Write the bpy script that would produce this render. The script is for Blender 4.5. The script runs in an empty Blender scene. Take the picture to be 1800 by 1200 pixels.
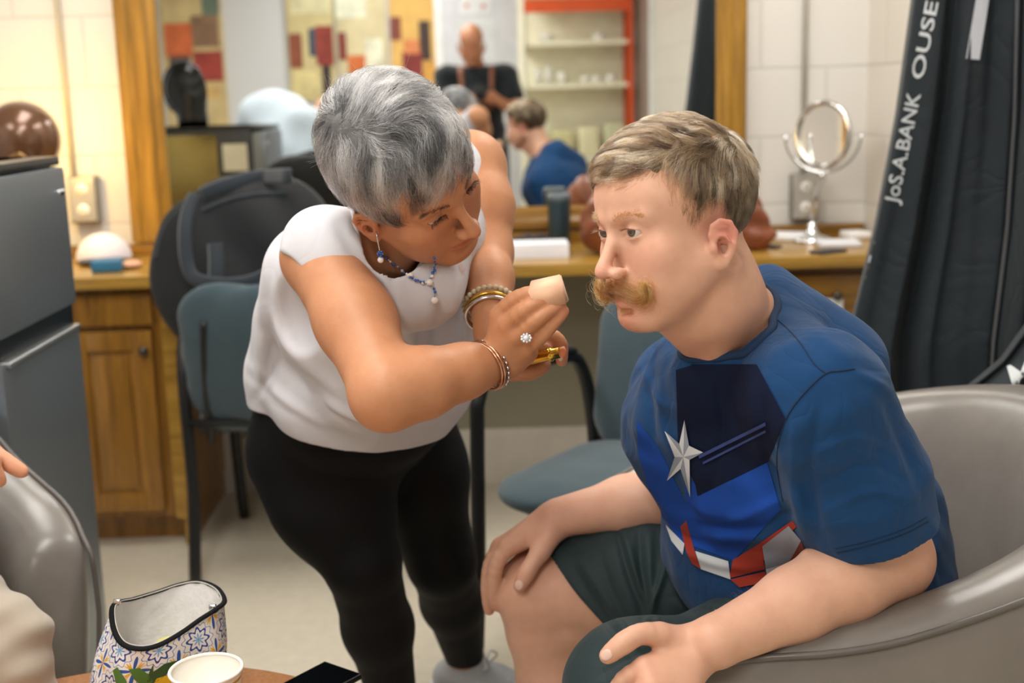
import bpy, bmesh, math, random, time
import numpy as np
from mathutils import Vector, Matrix, noise as mnoise
from mathutils.bvhtree import BVHTree
SC = bpy.context.scene
COL = SC.collection
PI = math.pi
random.seed(7)

# ------------------------------------------------------------------ camera
FPX, CAMH = 2200.0, 1.27
def _n(v):
    v = np.array(v, float); return v/np.linalg.norm(v)
_dy = _n(((845-900)/FPX, (600-165)/FPX, -1))
_dz = np.array((-0.031, 1.0, 0.0)); _dz = _n(_dz - _dz.dot(_dy)*_dy)
_dx = np.cross(_dy, _dz)
C2W = np.array([_dx, _dy, _dz])                 # camera vector -> world vector
CAMP = np.array((0.0, 0.0, CAMH))
def ray(px, py):
    v = C2W @ np.array(((px-900)/FPX, (600-py)/FPX, -1.0)); return v
def P(px, py, D):
    """point of the place seen at a pixel of the photograph, D metres in front of the camera (along +Y)"""
    v = ray(px, py); return CAMP + v*(D/v[1])
def PZ(px, py, z):
    v = ray(px, py); return CAMP + v*((z-CAMH)/v[2])
def PIX(p):
    c = C2W.T @ (np.array(p, float)-CAMP); return (900+FPX*c[0]/-c[2], 600-FPX*c[1]/-c[2])
cam = bpy.data.cameras.new('camera'); cam_o = bpy.data.objects.new('camera', cam); COL.objects.link(cam_o)
cam.sensor_width = 36; cam.lens = FPX/1800*36; cam.clip_start = 0.02; cam.clip_end = 60
m = Matrix.Identity(4)
for i in range(3):
    for j in range(3): m[i][j] = C2W[i][j]
m.translation = Vector(CAMP); cam_o.matrix_world = m
cam.dof.use_dof = True; cam.dof.focus_distance = 1.56; cam.dof.aperture_fstop = 3.6; cam.dof.aperture_blades = 0
SC.camera = cam_o

# ------------------------------------------------------------------ light and exposure
vs = SC.view_settings
SC.display_settings.display_device = 'sRGB'
vs.view_transform = 'Standard'; vs.look = 'None'; vs.gamma = 1; vs.use_curve_mapping = False
vs.exposure = -0.10
w = bpy.data.worlds.new('world'); SC.world = w; w.use_nodes = True
w.node_tree.nodes['Background'].inputs[0].default_value = (0.9, 0.95, 1, 1)
w.node_tree.nodes['Background'].inputs[1].default_value = 0.3
ROOM = dict(x0=-2.6, x1=1.30, y0=-1.9, y1=4.0, h=2.62)
def area(name, loc, size, power, col, rot=(0, 0, 0), spread=PI):
    l = bpy.data.lights.new(name, 'AREA'); l.shape = 'RECTANGLE'; l.size, l.size_y = size; l.energy = power; l.color = col; l.spread = spread
    o = bpy.data.objects.new(name, l); COL.objects.link(o); o.location = loc; o.rotation_euler = rot
    o['label'] = 'light of the ceiling panel'; return o
PANELS = [(-0.5, 1.25, 25), (-1.9, 1.4, 12), (0.75, 2.9, 20), (-0.9, 3.0, 17), (-0.6, -0.7, 38)]
for x, y, pw in PANELS:
    area('ceiling_panel_light', (x, y, 2.585), (0.56, 1.16), pw, (1.0, 0.965, 0.92))
def point(name, loc, power, col, r):
    l = bpy.data.lights.new(name, 'POINT'); l.energy = power; l.color = col; l.shadow_soft_size = r
    o = bpy.data.objects.new(name, l); COL.objects.link(o); o.location = loc; return o

# ------------------------------------------------------------------ object helpers
def tag(o, label=None, cat=None, group=None, kind=None):
    for k, v in (('label', label), ('category', cat), ('group', group), ('kind', kind)):
        if v: o[k] = v
    return o
def empty(name, loc, label=None, cat=None, group=None):
    o = bpy.data.objects.new(name, None); COL.objects.link(o); o.location = Vector(loc); o.empty_display_size = 0.05
    return tag(o, label, cat, group)
def link(name, me, mat, parent=None, smooth=True):
    o = bpy.data.objects.new(name, me); COL.objects.link(o)
    for mm in (mat if isinstance(mat, (list, tuple)) else [mat]): me.materials.append(mm)
    if smooth and len(me.polygons): me.polygons.foreach_set('use_smooth', [True]*len(me.polygons))
    if parent is not None:
        o.parent = parent; o.matrix_parent_inverse = parent_matrix(parent).inverted()
    return o
def parent_matrix(p):
    mm = p.matrix_basis.copy()
    if p.parent is not None: mm = parent_matrix(p.parent) @ p.matrix_parent_inverse @ mm
    return mm
def obj(name, bm, mat, parent=None, smooth=True):
    me = bpy.data.meshes.new(name); bm.normal_update(); bm.to_mesh(me); bm.free()
    return link(name, me, mat, parent, smooth)
def auto_sharp(o, ang=35):
    me = o.data; bm = bmesh.new(); bm.from_mesh(me)
    for e in bm.edges:
        if len(e.link_faces) == 2 and e.calc_face_angle(0) > math.radians(ang): e.smooth = False
    bm.to_mesh(me); bm.free(); return o
def bx(bm, c, s, rot=None, bev=0.0, seg=2):
    """box of size s centred at c"""
    b2 = bmesh.new(); bmesh.ops.create_cube(b2, size=1)
    for v in b2.verts: v.co = Vector((v.co.x*s[0], v.co.y*s[1], v.co.z*s[2]))
    if bev: bmesh.ops.bevel(b2, geom=list(b2.edges), offset=bev, segments=seg, profile=0.7, affect='EDGES')
    M = Matrix.Translation(Vector(c)) @ (rot.to_4x4() if rot is not None else Matrix.Identity(4))
    bmesh.ops.transform(b2, matrix=M, verts=b2.verts)
    me = bpy.data.meshes.new('t'); b2.to_mesh(me); b2.free(); bm.from_mesh(me); bpy.data.meshes.remove(me)
    return bm
def box(name, lo, hi, mat, parent=None, bev=0.0, **k):
    bm = bmesh.new(); c = [(a+b)/2 for a, b in zip(lo, hi)]; s = [abs(b-a) for a, b in zip(lo, hi)]
    bx(bm, c, s, None, bev); o = obj(name, bm, mat, parent, smooth=bev > 0)
    if bev > 0: auto_sharp(o, 40)
    return tag(o, **k)
def frames(pts):
    T = []
    n = len(pts)
    for i in range(n):
        T.append(_n(pts[min(i+1, n-1)]-pts[max(i-1, 0)]))
    up = np.array((0, 0, 1.0))
    if abs(T[0].dot(up)) > 0.9: up = np.array((1.0, 0, 0))
    N = _n(up - up.dot(T[0])*T[0]); out = []
    for t in T:
        N = _n(N - N.dot(t)*t); out.append((t, N, np.cross(t, N)))
    return out
def catmull(pts, n=8, closed=False):
    pts = [np.array(p, float) for p in pts]; out = []; L = len(pts)
    rng = range(L if closed else L-1)
    for i in rng:
        g = (lambda j: pts[j % L]) if closed else (lambda j: pts[min(max(j, 0), L-1)])
        p0, p1, p2, p3 = g(i-1), g(i), g(i+1), g(i+2)
        for q in range(n):
            t = q/n
            out.append(0.5*((2*p1)+(-p0+p2)*t+(2*p0-5*p1+4*p2-p3)*t*t+(-p0+3*p1-3*p2+p3)*t**3))
    if not closed: out.append(pts[-1])
    return out
def tube(bm, pts, r, seg=10, cap=True, closed=False, flat=1.0, nrm=None):
    """tube along points; r number or list; flat squashes along N"""
    pts = [np.array(p, float) for p in pts]; n = len(pts)
    fr = frames(pts + ([pts[0]] if closed else []))[:n]
    rings = []
    for i, (p, (t, N, B)) in enumerate(zip(pts, fr)):
        if nrm is not None:
            N = np.array(nrm[i] if isinstance(nrm, list) else nrm, float); N = _n(N - N.dot(t)*t); B = np.cross(t, N)
        rr = r[i] if isinstance(r, (list, tuple, np.ndarray)) else r
        rings.append([bm.verts.new(Vector(p + rr*(math.cos(a)*B + flat*math.sin(a)*N))) for a in [2*PI*j/seg for j in range(seg)]])
    for i in range(n if closed else n-1):
        A, Bq = rings[i], rings[(i+1) % n]
        for j in range(seg): bm.faces.new((A[j], A[(j+1) % seg], Bq[(j+1) % seg], Bq[j]))
    if cap and not closed:
        bm.faces.new(rings[0][::-1]); bm.faces.new(rings[-1])
    return bm
def lathe(bm, prof, c=(0, 0, 0), seg=32, axis=None, close=True):
    """prof list of (r,z) turned about z (or about a given axis direction)"""
    M = Matrix.Identity(3) if axis is None else Vector((0, 0, 1)).rotation_difference(Vector(axis)).to_matrix()
    rings = []
    for r, z in prof:
        if r < 1e-6: rings.append([bm.verts.new(M @ Vector((0, 0, z)) + Vector(c))]); continue
        rings.append([bm.verts.new(M @ Vector((r*math.cos(2*PI*j/seg), r*math.sin(2*PI*j/seg), z)) + Vector(c)) for j in range(seg)])
    for A, B in zip(rings[:-1], rings[1:]):
        for j in range(seg):
            k = (j+1) % seg
            if len(A) == 1 and len(B) == 1: continue
            if len(A) == 1: bm.faces.new((A[0], B[k], B[j]))
            elif len(B) == 1: bm.faces.new((A[j], A[k], B[0]))
            else: bm.faces.new((A[j], A[k], B[k], B[j]))
    bmesh.ops.recalc_face_normals(bm, faces=bm.faces)
    return bm
def blob(bm, c, r, seg=16, M=None):
    b = bmesh.ops.create_uvsphere(bm, u_segments=seg, v_segments=max(6, seg//2), radius=1.0)
    rr = (r, r, r) if isinstance(r, (int, float)) else r
    for v in b['verts']:
        q = Vector((v.co.x*rr[0], v.co.y*rr[1], v.co.z*rr[2])); v.co = (M @ q if M is not None else q) + Vector(c)
    return bm

# ------------------------------------------------------------------ materials
def lin(c):
    if isinstance(c, str):
        c = [int(c[i:i+2], 16)/255 for i in (0, 2, 4)]
    return tuple((x/12.92 if x <= 0.04045 else ((x+0.055)/1.055)**2.4) for x in c)
class NT:
    def __init__(s, name):
        s.m = bpy.data.materials.new(name); s.m.use_nodes = True; s.t = s.m.node_tree; s.n = s.t.nodes; s.b = s.n['Principled BSDF']
        s.out = s.n['Material Output']
    def new(s, ty, **kw):
        q = s.n.new(ty)
        for k, v in kw.items(): setattr(q, k, v)
        return q
    def l(s, a, b): s.t.links.new(a, b)
    def set(s, **kw):
        for k, v in kw.items():
            i = s.b.inputs[k.replace('_', ' ')]
            i.default_value = (*v, 1) if isinstance(v, tuple) and len(v) == 3 and i.type == 'RGBA' else v
        return s
    def coord(s, kind='Object', scale=(1, 1, 1)):
        t = s.new('ShaderNodeTexCoord'); mp = s.new('ShaderNodeMapping'); s.l(t.outputs[kind], mp.inputs[0]); mp.inputs['Scale'].default_value = scale
        return mp.outputs[0]
    def noise(s, vec, scale, detail=4, rough=0.6):
        q = s.new('ShaderNodeTexNoise'); q.inputs['Scale'].default_value = scale; q.inputs['Detail'].default_value = detail; q.inputs['Roughness'].default_value = rough
        s.l(vec, q.inputs['Vector']); return q.outputs['Fac']
    def ramp(s, fac, stops):
        r = s.new('ShaderNodeValToRGB'); s.l(fac, r.inputs[0]); e = r.color_ramp.elements
        while len(e) < len(stops): e.new(0.5)
        for q, (p, c) in zip(e, stops): q.position = p; q.color = (*c, 1)
        return r.outputs[0]
    def mix(s, fac, a, b, mode='MIX'):
        q = s.new('ShaderNodeMix', data_type='RGBA', blend_type=mode)
        for v, i in ((fac, 0), (a, 6), (b, 7)):
            if hasattr(v, 'links'): s.l(v, q.inputs[i])
            else: q.inputs[i].default_value = v if i == 0 else (*v, 1)
        return q.outputs[2]
    def bump(s, h, strength=0.3, dist=0.01, prev=None):
        q = s.new('ShaderNodeBump'); q.inputs['Strength'].default_value = strength; q.inputs['Distance'].default_value = dist
        s.l(h, q.inputs['Height'])
        if prev is not None: s.l(prev, q.inputs['Normal'])
        s.l(q.outputs[0], s.b.inputs['Normal']); return q.outputs[0]
def mat(name, col, rough=0.5, metal=0.0, var=0.08, vs=8, bump=0.0, bs=200, bd=0.001, spec=0.5, **kw):
    t = NT(name); c = lin(col) if isinstance(col, str) else col
    t.set(Roughness=rough, Metallic=metal, Specular_IOR_Level=spec, **kw)
    v = t.coord()
    f = t.noise(v, vs)
    t.l(t.ramp(f, [(0.3, tuple(x*(1-var) for x in c)), (0.7, tuple(min(1, x*(1+var)) for x in c))]), t.b.inputs['Base Color'])
    if bump: t.bump(t.noise(v, bs, 3), bump, bd)
    return t.m
def wood(name, dark, light, scale=1.0, axis=2, rough=0.35):
    t = NT(name); sc = [14*scale]*3; sc[axis] = 1.2*scale
    v = t.coord('Object', tuple(sc)); f = t.noise(v, 3.0, 6, 0.65)
    v2 = t.coord('Object', tuple(x*4 for x in sc)); g = t.noise(v2, 6, 3)
    c = t.ramp(f, [(0.3, lin(dark)), (0.7, lin(light))])
    c = t.mix(0.35, c, t.ramp(g, [(0.35, lin(dark)), (0.65, lin(light))]), 'MULTIPLY')
    c = t.mix(0.5, t.ramp(f, [(0.3, lin(dark)), (0.7, lin(light))]), c)
    t.l(c, t.b.inputs['Base Color']); t.set(Roughness=rough, Coat_Weight=0.3, Coat_Roughness=0.2); t.bump(g, 0.15, 0.001); return t.m
def emis(name, col, strength):
    t = NT(name); t.set(Base_Color=col, Emission_Color=col, Emission_Strength=strength, Roughness=0.4); return t.m
def fabric(name, col, var=0.12, scale=900, rough=0.9, sheen=0.3, wr=0.0, wrs=18):
    t = NT(name); c = lin(col) if isinstance(col, str) else col; v = t.coord()
    f = t.noise(v, scale, 2); g = t.noise(v, 30, 4)
    a = t.ramp(f, [(0.3, tuple(x*(1-var) for x in c)), (0.7, tuple(min(1, x*(1+var)) for x in c))])
    a = t.mix(0.5, a, t.ramp(g, [(0.3, tuple(x*(1-var) for x in c)), (0.7, tuple(min(1, x*(1+var)) for x in c))]))
    t.l(a, t.b.inputs['Base Color']); t.set(Roughness=rough, Sheen_Weight=sheen, Sheen_Roughness=0.5, Specular_IOR_Level=0.25)
    b = t.bump(f, 0.25, 0.0006)
    if wr:
        q = t.new('ShaderNodeTexNoise'); q.inputs['Scale'].default_value = wrs; q.inputs['Detail'].default_value = 2; q.inputs['Distortion'].default_value = 1.2; t.l(v, q.inputs['Vector'])
        a1 = t.new('ShaderNodeMath', operation='SUBTRACT'); t.l(q.outputs['Fac'], a1.inputs[0]); a1.inputs[1].default_value = .5
        a2 = t.new('ShaderNodeMath', operation='ABSOLUTE'); t.l(a1.outputs[0], a2.inputs[0]); a3 = t.new('ShaderNodeMath', operation='SQRT'); t.l(a2.outputs[0], a3.inputs[0])
        t.bump(a3.outputs[0], wr, 0.012, b)
    return t.m

# ------------------------------------------------------------------ smooth implicit shapes -> one continuous mesh
def smin(a, b, k):
    if k <= 0: return np.minimum(a, b)
    h = np.maximum(k-np.abs(a-b), 0)/k
    return np.minimum(a, b) - h*h*k*0.25
class Field:
    def __init__(s): s.ops = []; s.M = np.eye(3); s.t = np.zeros(3); s.k = 0.01
    def frame(s, R, t): s.M = np.array(R, float); s.t = np.array(t, float); return s   # columns of R are the local axes
    def world(s): return s.frame(np.eye(3), (0, 0, 0))
    def w(s, p): return s.M @ np.array(p, float) + s.t
    def _add(s, fn, lo, hi, k, mode): s.ops.append((fn, lo, hi, s.k if k is None else k, mode)); return s
    def cap(s, a, b, ra, rb=None, k=None, mode='u', flat=None):
        a, b = s.w(a), s.w(b); rb = ra if rb is None else rb
        ab = b-a; L2 = max(ab.dot(ab), 1e-12)
        if flat is not None:
            n = s.M @ _n(flat[0]); q = 1/flat[1]-1
            mx = max(1, flat[1])
        def fn(p):
            x = p-a
            if flat is not None:
                nn = n; x = x + (x@nn)[..., None]*nn*q
                ab2 = ab + ab.dot(nn)*nn*q
            else: ab2 = ab
            l2 = max(ab2.dot(ab2), 1e-12)
            h = np.clip((x@ab2)/l2, 0, 1)
            d = np.linalg.norm(x - h[..., None]*ab2, axis=-1) - (ra+(rb-ra)*h)
            return d*(min(1, flat[1]) if flat is not None else 1)
        R = max(ra, rb)*(mx if flat is not None else 1)
        return s._add(fn, np.minimum(a, b)-R, np.maximum(a, b)+R, k, mode)
    def chain(s, pts, rad, k=None, mode='u', flat=None, kin=None):
        """limb through several joints: one unioned polyline"""
        W = [s.w(p) for p in pts]; R = max(rad)
        M0, t0 = s.M, s.t
        sub = Field(); sub.k = kin if kin is not None else 0.6*min(rad); sub.M = s.M; sub.t = s.t
        for i in range(len(pts)-1): sub.cap(pts[i], pts[i+1], rad[i], rad[i+1], flat=flat)
        R *= max(1, flat[1]) if flat else 1
        return s._add(sub, np.min(W, 0)-R, np.max(W, 0)+R, k, mode)
    def ell(s, c, r, k=None, mode='u', ax=None):
        A = s.M if ax is None else s.M @ np.array(ax, float); c = s.w(c); r = np.array(r if hasattr(r, '__len__') else (r, r, r), float)
        def fn(p):
            q = (p-c) @ A
            k0 = np.linalg.norm(q/r, axis=-1); k1 = np.linalg.norm(q/(r*r), axis=-1)
            return k0*(k0-1)/np.maximum(k1, 1e-9)
        e = np.sqrt(((A*r)**2).sum(1))
        return s._add(fn, c-e, c+e, k, mode)
    def add(s, sub, k=None, mode='u'):
        los = [o[1] for o in sub.ops if o[1] is not None and o[4] == 'u']; his = [o[2] for o in sub.ops if o[2] is not None and o[4] == 'u']
        return s._add(sub, np.min(los, 0), np.max(his, 0), k, mode)
    def plane(s, p, n, k=0.0):
        """keep the side n points away from"""
        p = s.w(p); n = s.M @ _n(n)
        return s._add(lambda x: (x-p)@n, None, None, k, 'i')
    def disp(s, fn, lo=None, hi=None): return s._add(fn, None if lo is None else np.array(lo), None if hi is None else np.array(hi), 0.02, 'd')
    def shell(s, t): return s._add(None, None, None, t, 's')
    def inflate(s, t): return s._add(None, None, None, t, 'o')
    def bounds(s):
        los = [o[1] for o in s.ops if o[1] is not None and o[4] == 'u']; his = [o[2] for o in s.ops if o[2] is not None and o[4] == 'u']
        return np.min(los, 0), np.max(his, 0)
    def eval(s, pts, cen, rad):
        """pts (N,M,3) points of N blocks, cen (N,3) block centres, rad block radius"""
        d = np.full(pts.shape[:2], 1.0)
        for fn, lo, hi, k, mode in s.ops:
            if mode == 's': d = np.maximum(d, -(d+k)); continue
            if mode == 'o': d = d-k; continue
            if lo is None: sel = slice(None); n = len(cen)
            else:
                mg = 1.5*k+rad*1.05+0.010
                sel = np.nonzero(((cen > lo-mg) & (cen < hi+mg)).all(1))[0]; n = len(sel)
            if n == 0: continue
            q = pts[sel]
            e = fn.eval(q, cen[sel], rad) if isinstance(fn, Field) else fn(q)
            if mode == 'u': d[sel] = smin(d[sel], e, k)
            elif mode == 'c': d[sel] = -smin(-d[sel], e, k)          # carve e out
            elif mode == 'i': d[sel] = -smin(-d[sel], -e, k)
            elif mode == 'd': d[sel] = d[sel]+e
        return d
def polygonise(F, h, name='m'):
    lo, hi = F.bounds(); lo = lo-0.03; hi = hi+0.03
    B = 8; bs = B*h; nb = np.ceil((hi-lo)/bs).astype(int)
    g = np.stack(np.meshgrid(*[np.arange(n) for n in nb], indexing='ij'), -1).reshape(-1, 3)
    cen = lo+(g+0.5)*bs; rad = bs*math.sqrt(3)/2
    keep = np.zeros(len(g), bool)
    for i in range(0, len(g), 200000):
        c = cen[i:i+200000]; keep[i:i+200000] = np.abs(F.eval(c[:, None, :], c, rad)[:, 0]) < rad*1.9+0.004
    g = g[keep]; cen = cen[keep]
    off = np.stack(np.meshgrid(*[np.arange(B+1)]*3, indexing='ij'), -1).reshape(-1, 3)
    V = []; K = []; EQ = []
    dims = nb*B+2
    def key(c): return (c[..., 0].astype(np.int64)*dims[1]+c[..., 1])*dims[2]+c[..., 2]
    corners = [(a, b, c) for a in (0, 1) for b in (0, 1) for c in (0, 1)]
    edges = [(i, j) for i in range(8) for j in range(i+1, 8) if sum(abs(corners[i][q]-corners[j][q]) for q in range(3)) == 1]
    for s0 in range(0, len(g), 1500):
        gg = g[s0:s0+1500]; cc = cen[s0:s0+1500]
        base = gg*B
        pts = lo+(base[:, None, :]+off[None])*h
        d = F.eval(pts, cc, rad).reshape(-1, B+1, B+1, B+1)
        sg = d < 0
        cs = [sg[:, a:a+B, b:b+B, c:c+B] for a, b, c in corners]
        cnt = sum(x.astype(np.int8) for x in cs)
        ib, ix, iy, iz = np.nonzero((cnt > 0) & (cnt < 8))
        if len(ib) == 0: continue
        vals = np.stack([d[ib, ix+a, iy+b, iz+c] for a, b, c in corners], 1)
        acc = np.zeros((len(ib), 3)); num = np.zeros(len(ib))
        for i, j in edges:
            va, vb = vals[:, i], vals[:, j]; mk = (va < 0) != (vb < 0)
            t = np.where(mk, va/np.where(mk, va-vb, 1), 0)
            p = np.array(corners[i])+t[:, None]*(np.array(corners[j])-np.array(corners[i]))
            acc += p*mk[:, None]; num += mk
        cell = base[ib]+np.stack([ix, iy, iz], 1)
        V.append(lo+(cell+acc/num[:, None])*h); K.append(key(cell))
        for ax in range(3):
            sl0 = [slice(None)]+[slice(0, B)]*3; sl1 = list(sl0); sl1[ax+1] = slice(1, B+1)
            s_a, s_b = sg[tuple(sl0)], sg[tuple(sl1)]
            eb, ex, ey, ez = np.nonzero(s_a != s_b)
            if len(eb) == 0: continue
            c = base[eb]+np.stack([ex, ey, ez], 1)
            flip = s_a[eb, ex, ey, ez]
            u, v = (ax+1) % 3, (ax+2) % 3
            q = []
            for du, dv in ((0, 0), (-1, 0), (-1, -1), (0, -1)):
                cc2 = c.copy(); cc2[:, u] += du; cc2[:, v] += dv; q.append(key(cc2))
            q = np.stack(q, 1); q[~flip] = q[~flip][:, ::-1]
            EQ.append(q)
    V = np.concatenate(V); K = np.concatenate(K); Q = np.concatenate(EQ)
    o = np.argsort(K); K = K[o]; V = V[o]
    idx = np.searchsorted(K, Q); idx = np.clip(idx, 0, len(K)-1); ok = (K[idx] == Q).all(1); F4 = idx[ok]
    me = bpy.data.meshes.new(name)
    me.vertices.add(len(V)); me.vertices.foreach_set('co', V.astype(np.float32).ravel())
    me.loops.add(len(F4)*4); me.loops.foreach_set('vertex_index', F4.astype(np.int32).ravel())
    me.polygons.add(len(F4)); me.polygons.foreach_set('loop_start', np.arange(0, len(F4)*4, 4, dtype=np.int32))
    me.polygons.foreach_set('loop_total', np.full(len(F4), 4, np.int32))
    me.polygons.foreach_set('use_smooth', np.ones(len(F4), bool))
    me.update(calc_edges=True)
    return me, V
def fld(name, F, h, mat, parent=None, paint=None, relax=2):
    t0 = time.time(); me, V = polygonise(F, h, name)
    if relax:
        E = np.empty(len(me.edges)*2, np.int32); me.edges.foreach_get('vertices', E); E = E.reshape(-1, 2)
        deg = np.bincount(E.ravel(), minlength=len(V)).astype(float)[:, None]; deg[deg == 0] = 1
        for it in range(relax*2):
            A = np.zeros_like(V)
            for ax in range(3):
                A[:, ax] = np.bincount(E[:, 0], V[E[:, 1], ax], len(V))+np.bincount(E[:, 1], V[E[:, 0], ax], len(V))
            V = V+(A/deg-V)*(0.5 if it % 2 == 0 else (-0.52 if relax < 4 else 0.0))
        me.vertices.foreach_set('co', V.astype(np.float32).ravel()); me.update()
    if paint is not None:
        c = paint(V); at = me.color_attributes.new('tint', 'FLOAT_COLOR', 'POINT')
        at.data.foreach_set('color', np.concatenate([c, np.ones((len(c), 1))], 1).astype(np.float32).ravel())
    o = link(name, me, mat, parent)
    print('FIELD', name, len(V), round(time.time()-t0, 1), 's'); return o
def wrinkle(o, creases):
    """raise or sink real folds along lines: (points as pixels, width in pixels, height in metres)"""
    me = o.data; n = len(me.vertices); V = np.empty(n*3, np.float32); me.vertices.foreach_get('co', V); V = V.reshape(-1, 3).astype(float)
    N = np.empty(n*3, np.float32); me.vertices.foreach_get('normal', N); N = N.reshape(-1, 3)
    c = (V-CAMP) @ C2W; px = 900+FPX*c[:, 0]/-c[:, 2]; py = 600-FPX*c[:, 1]/-c[:, 2]
    v = CAMP-V; v /= np.linalg.norm(v, axis=1)[:, None]; face = np.clip((N*v).sum(1)*2.5, 0, 1); d = np.zeros(n)
    for pts, w_, a in creases:
        q = np.array([p[:2] for p in catmull([np.array((*p, 0.)) for p in pts], 5)]); m_ = len(q)
        b = (px > q[:, 0].min()-3*w_) & (px < q[:, 0].max()+3*w_) & (py > q[:, 1].min()-3*w_) & (py < q[:, 1].max()+3*w_); I = np.nonzero(b)[0]
        if len(I) == 0: continue
        X = np.stack([px[I], py[I]], 1); best = np.full(len(I), 1e9); tt = np.zeros(len(I))
        for i in range(m_-1):
            ab = q[i+1]-q[i]; h = np.clip(((X-q[i])@ab)/max(ab@ab, 1e-9), 0, 1); dd = np.linalg.norm(X-q[i]-h[:, None]*ab, axis=1); u = dd < best; best[u] = dd[u]; tt[u] = (i+h[u])/(m_-1)
        d[I] += a*np.exp(-(best/w_)**2)*np.sin(PI*np.clip(tt*.92+.04, 0, 1))**.6
    V += N*(d*face)[:, None]; me.vertices.foreach_set('co', V.astype(np.float32).ravel()); me.update()
def hair(name, strands, r_root, r_tip, mat, parent=None, shade=None):
    """strands: array (n, m, 3)"""
    S = np.asarray(strands, np.float32); n, m_ = S.shape[:2]
    c = bpy.data.hair_curves.new(name); c.add_curves([m_]*n)
    c.points.foreach_set('position', S.reshape(-1))
    rr = np.tile(np.linspace(r_root, r_tip, m_), n).astype(np.float32)
    c.points.foreach_set('radius', rr)
    if shade is not None: c.attributes.new('shade', 'FLOAT', 'CURVE').data.foreach_set('value', np.asarray(shade, np.float32))
    c.materials.append(mat); o = bpy.data.objects.new(name, c); COL.objects.link(o)
    if parent is not None: o.parent = parent; o.matrix_parent_inverse = parent_matrix(parent).inverted()
    return o
def bvh(o):
    me = o.data; n = len(me.vertices); V = np.empty(n*3, np.float32); me.vertices.foreach_get('co', V)
    return BVHTree.FromPolygons([tuple(x) for x in V.reshape(-1, 3).tolist()], [tuple(p.vertices) for p in me.polygons])
def rot(axis, deg): return np.array(Matrix.Rotation(math.radians(deg), 3, Vector(axis)))
def view_frame(px, py):
    """right, up, toward-camera unit vectors at a pixel"""
    w_ = -_n(ray(px, py)); r_ = _n(np.cross(C2W @ np.array((0, 1.0, 0)), w_)); return np.array([r_, np.cross(w_, r_), w_]).T
# ================================================================== the room
XL, XR, YB, YF, ZC = -2.6, float(P(1520, 300, 4.0)[0]), -1.9, 4.0, 2.62
def brick_wall(name, axes, base, emit=None):
    t = NT(name); tc = t.new('ShaderNodeTexCoord'); sep = t.new('ShaderNodeSeparateXYZ'); t.l(tc.outputs['Object'], sep.inputs[0])
    cmb = t.new('ShaderNodeCombineXYZ'); t.l(sep.outputs[axes[0]], cmb.inputs[0]); t.l(sep.outputs[axes[1]], cmb.inputs[1])
    mp = t.new('ShaderNodeMapping'); t.l(cmb.outputs[0], mp.inputs[0]); mp.inputs['Location'].default_value = (.17, -.045, 0)
    b = t.new('ShaderNodeTexBrick'); t.l(mp.outputs[0], b.inputs['Vector'])
    b.inputs['Scale'].default_value = 1.0; b.inputs['Brick Width'].default_value = .42; b.inputs['Row Height'].default_value = .213; b.inputs['Mortar Size'].default_value = .006; b.inputs['Mortar Smooth'].default_value = .4; b.inputs['Bias'].default_value = 0
    c = lin(base); b.inputs['Color1'].default_value = (*c, 1); b.inputs['Color2'].default_value = (*tuple(x*.97 for x in c), 1); b.inputs['Mortar'].default_value = (*tuple(x*.86 for x in c), 1)
    t.l(b.outputs['Color'], t.b.inputs['Base Color']); t.set(Roughness=.45)
    inv = t.new('ShaderNodeMath', operation='SUBTRACT'); inv.inputs[0].default_value = 1; t.l(b.outputs['Fac'], inv.inputs[1])
    p = t.bump(inv.outputs[0], .5, .003); t.bump(t.noise(tc.outputs['Object'], 60, 4), .08, .003, p); return t.m
M_BLOCK = brick_wall('painted_block', (0, 2), 'DDDAD4'); M_BLOCKX = brick_wall('painted_block_side', (1, 2), 'DDD8CE')
M_PLASTER = mat('white_plaster', 'D6D6D8', .7, var=.02, vs=2, bump=.1, bs=80)
M_FLOOR = mat('beige_vinyl', 'CBC3B1', .30, var=.06, vs=30, bump=.05, bs=20)
OAK = wood('golden_oak', '7C5A18', 'B98C34', 1.0, 2, .3); OAKX = wood('golden_oak_rail', '6E4C16', 'A87C30', 1.0, 0, .3)
OAKD = wood('cabinet_oak', '74501A', 'B07E30', 1.0, 2, .35); OAKT = wood('counter_oak', '8E6A26', 'C29A48', 1.0, 0, .3)
DARKW = wood('drawer_oak', '5A3810', '8A5A20', 1.0, 0, .35)
S_ = dict(kind='structure')
tag(box('floor', (XL, YB, -.05), (XR, YF, 0), M_FLOOR), **S_)
tag(box('ceiling', (XL, YB, ZC), (XR, YF, ZC+.05), mat('ceiling_tile', 'E4E2DC', .9, bump=.3, bs=120, bd=.003)), **S_)
tag(box('wall_mirror_side', (XL-.1, YF, -.05), (XR+.1, YF+.1, ZC+.05), M_BLOCK), **S_)
tag(box('wall_right', (XR, YB-.1, -.05), (XR+.1, YF, ZC+.05), M_BLOCKX), **S_)
tag(box('wall_left', (XL-.1, YB-.1, -.05), (XL, YF, ZC+.05), M_PLASTER), **S_)
tag(box('wall_behind_camera', (XL, YB-.1, -.05), (XR, YB, ZC+.05), M_PLASTER), **S_)
tag(box('baseboard_mirror_side', (XL, YF-.02, 0), (XR-.001, YF, .19), mat('cream_base', 'CFC9BC', .5), bev=.004), **S_)
tag(box('baseboard_behind_camera', (XL, YB, 0), (XR-.001, YB+.015, .10), mat('grey_base', '8A8680', .5), bev=.004), **S_)
tag(box('shade_panel_under_counter', (-.80, YF-.012, .19), (.76, YF-.002, .765), mat('olive_grey_shade', '8F8A76', .6, var=.05, vs=3)), **S_)  # added dark panel: the shade of the knee space put into its colour
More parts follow.
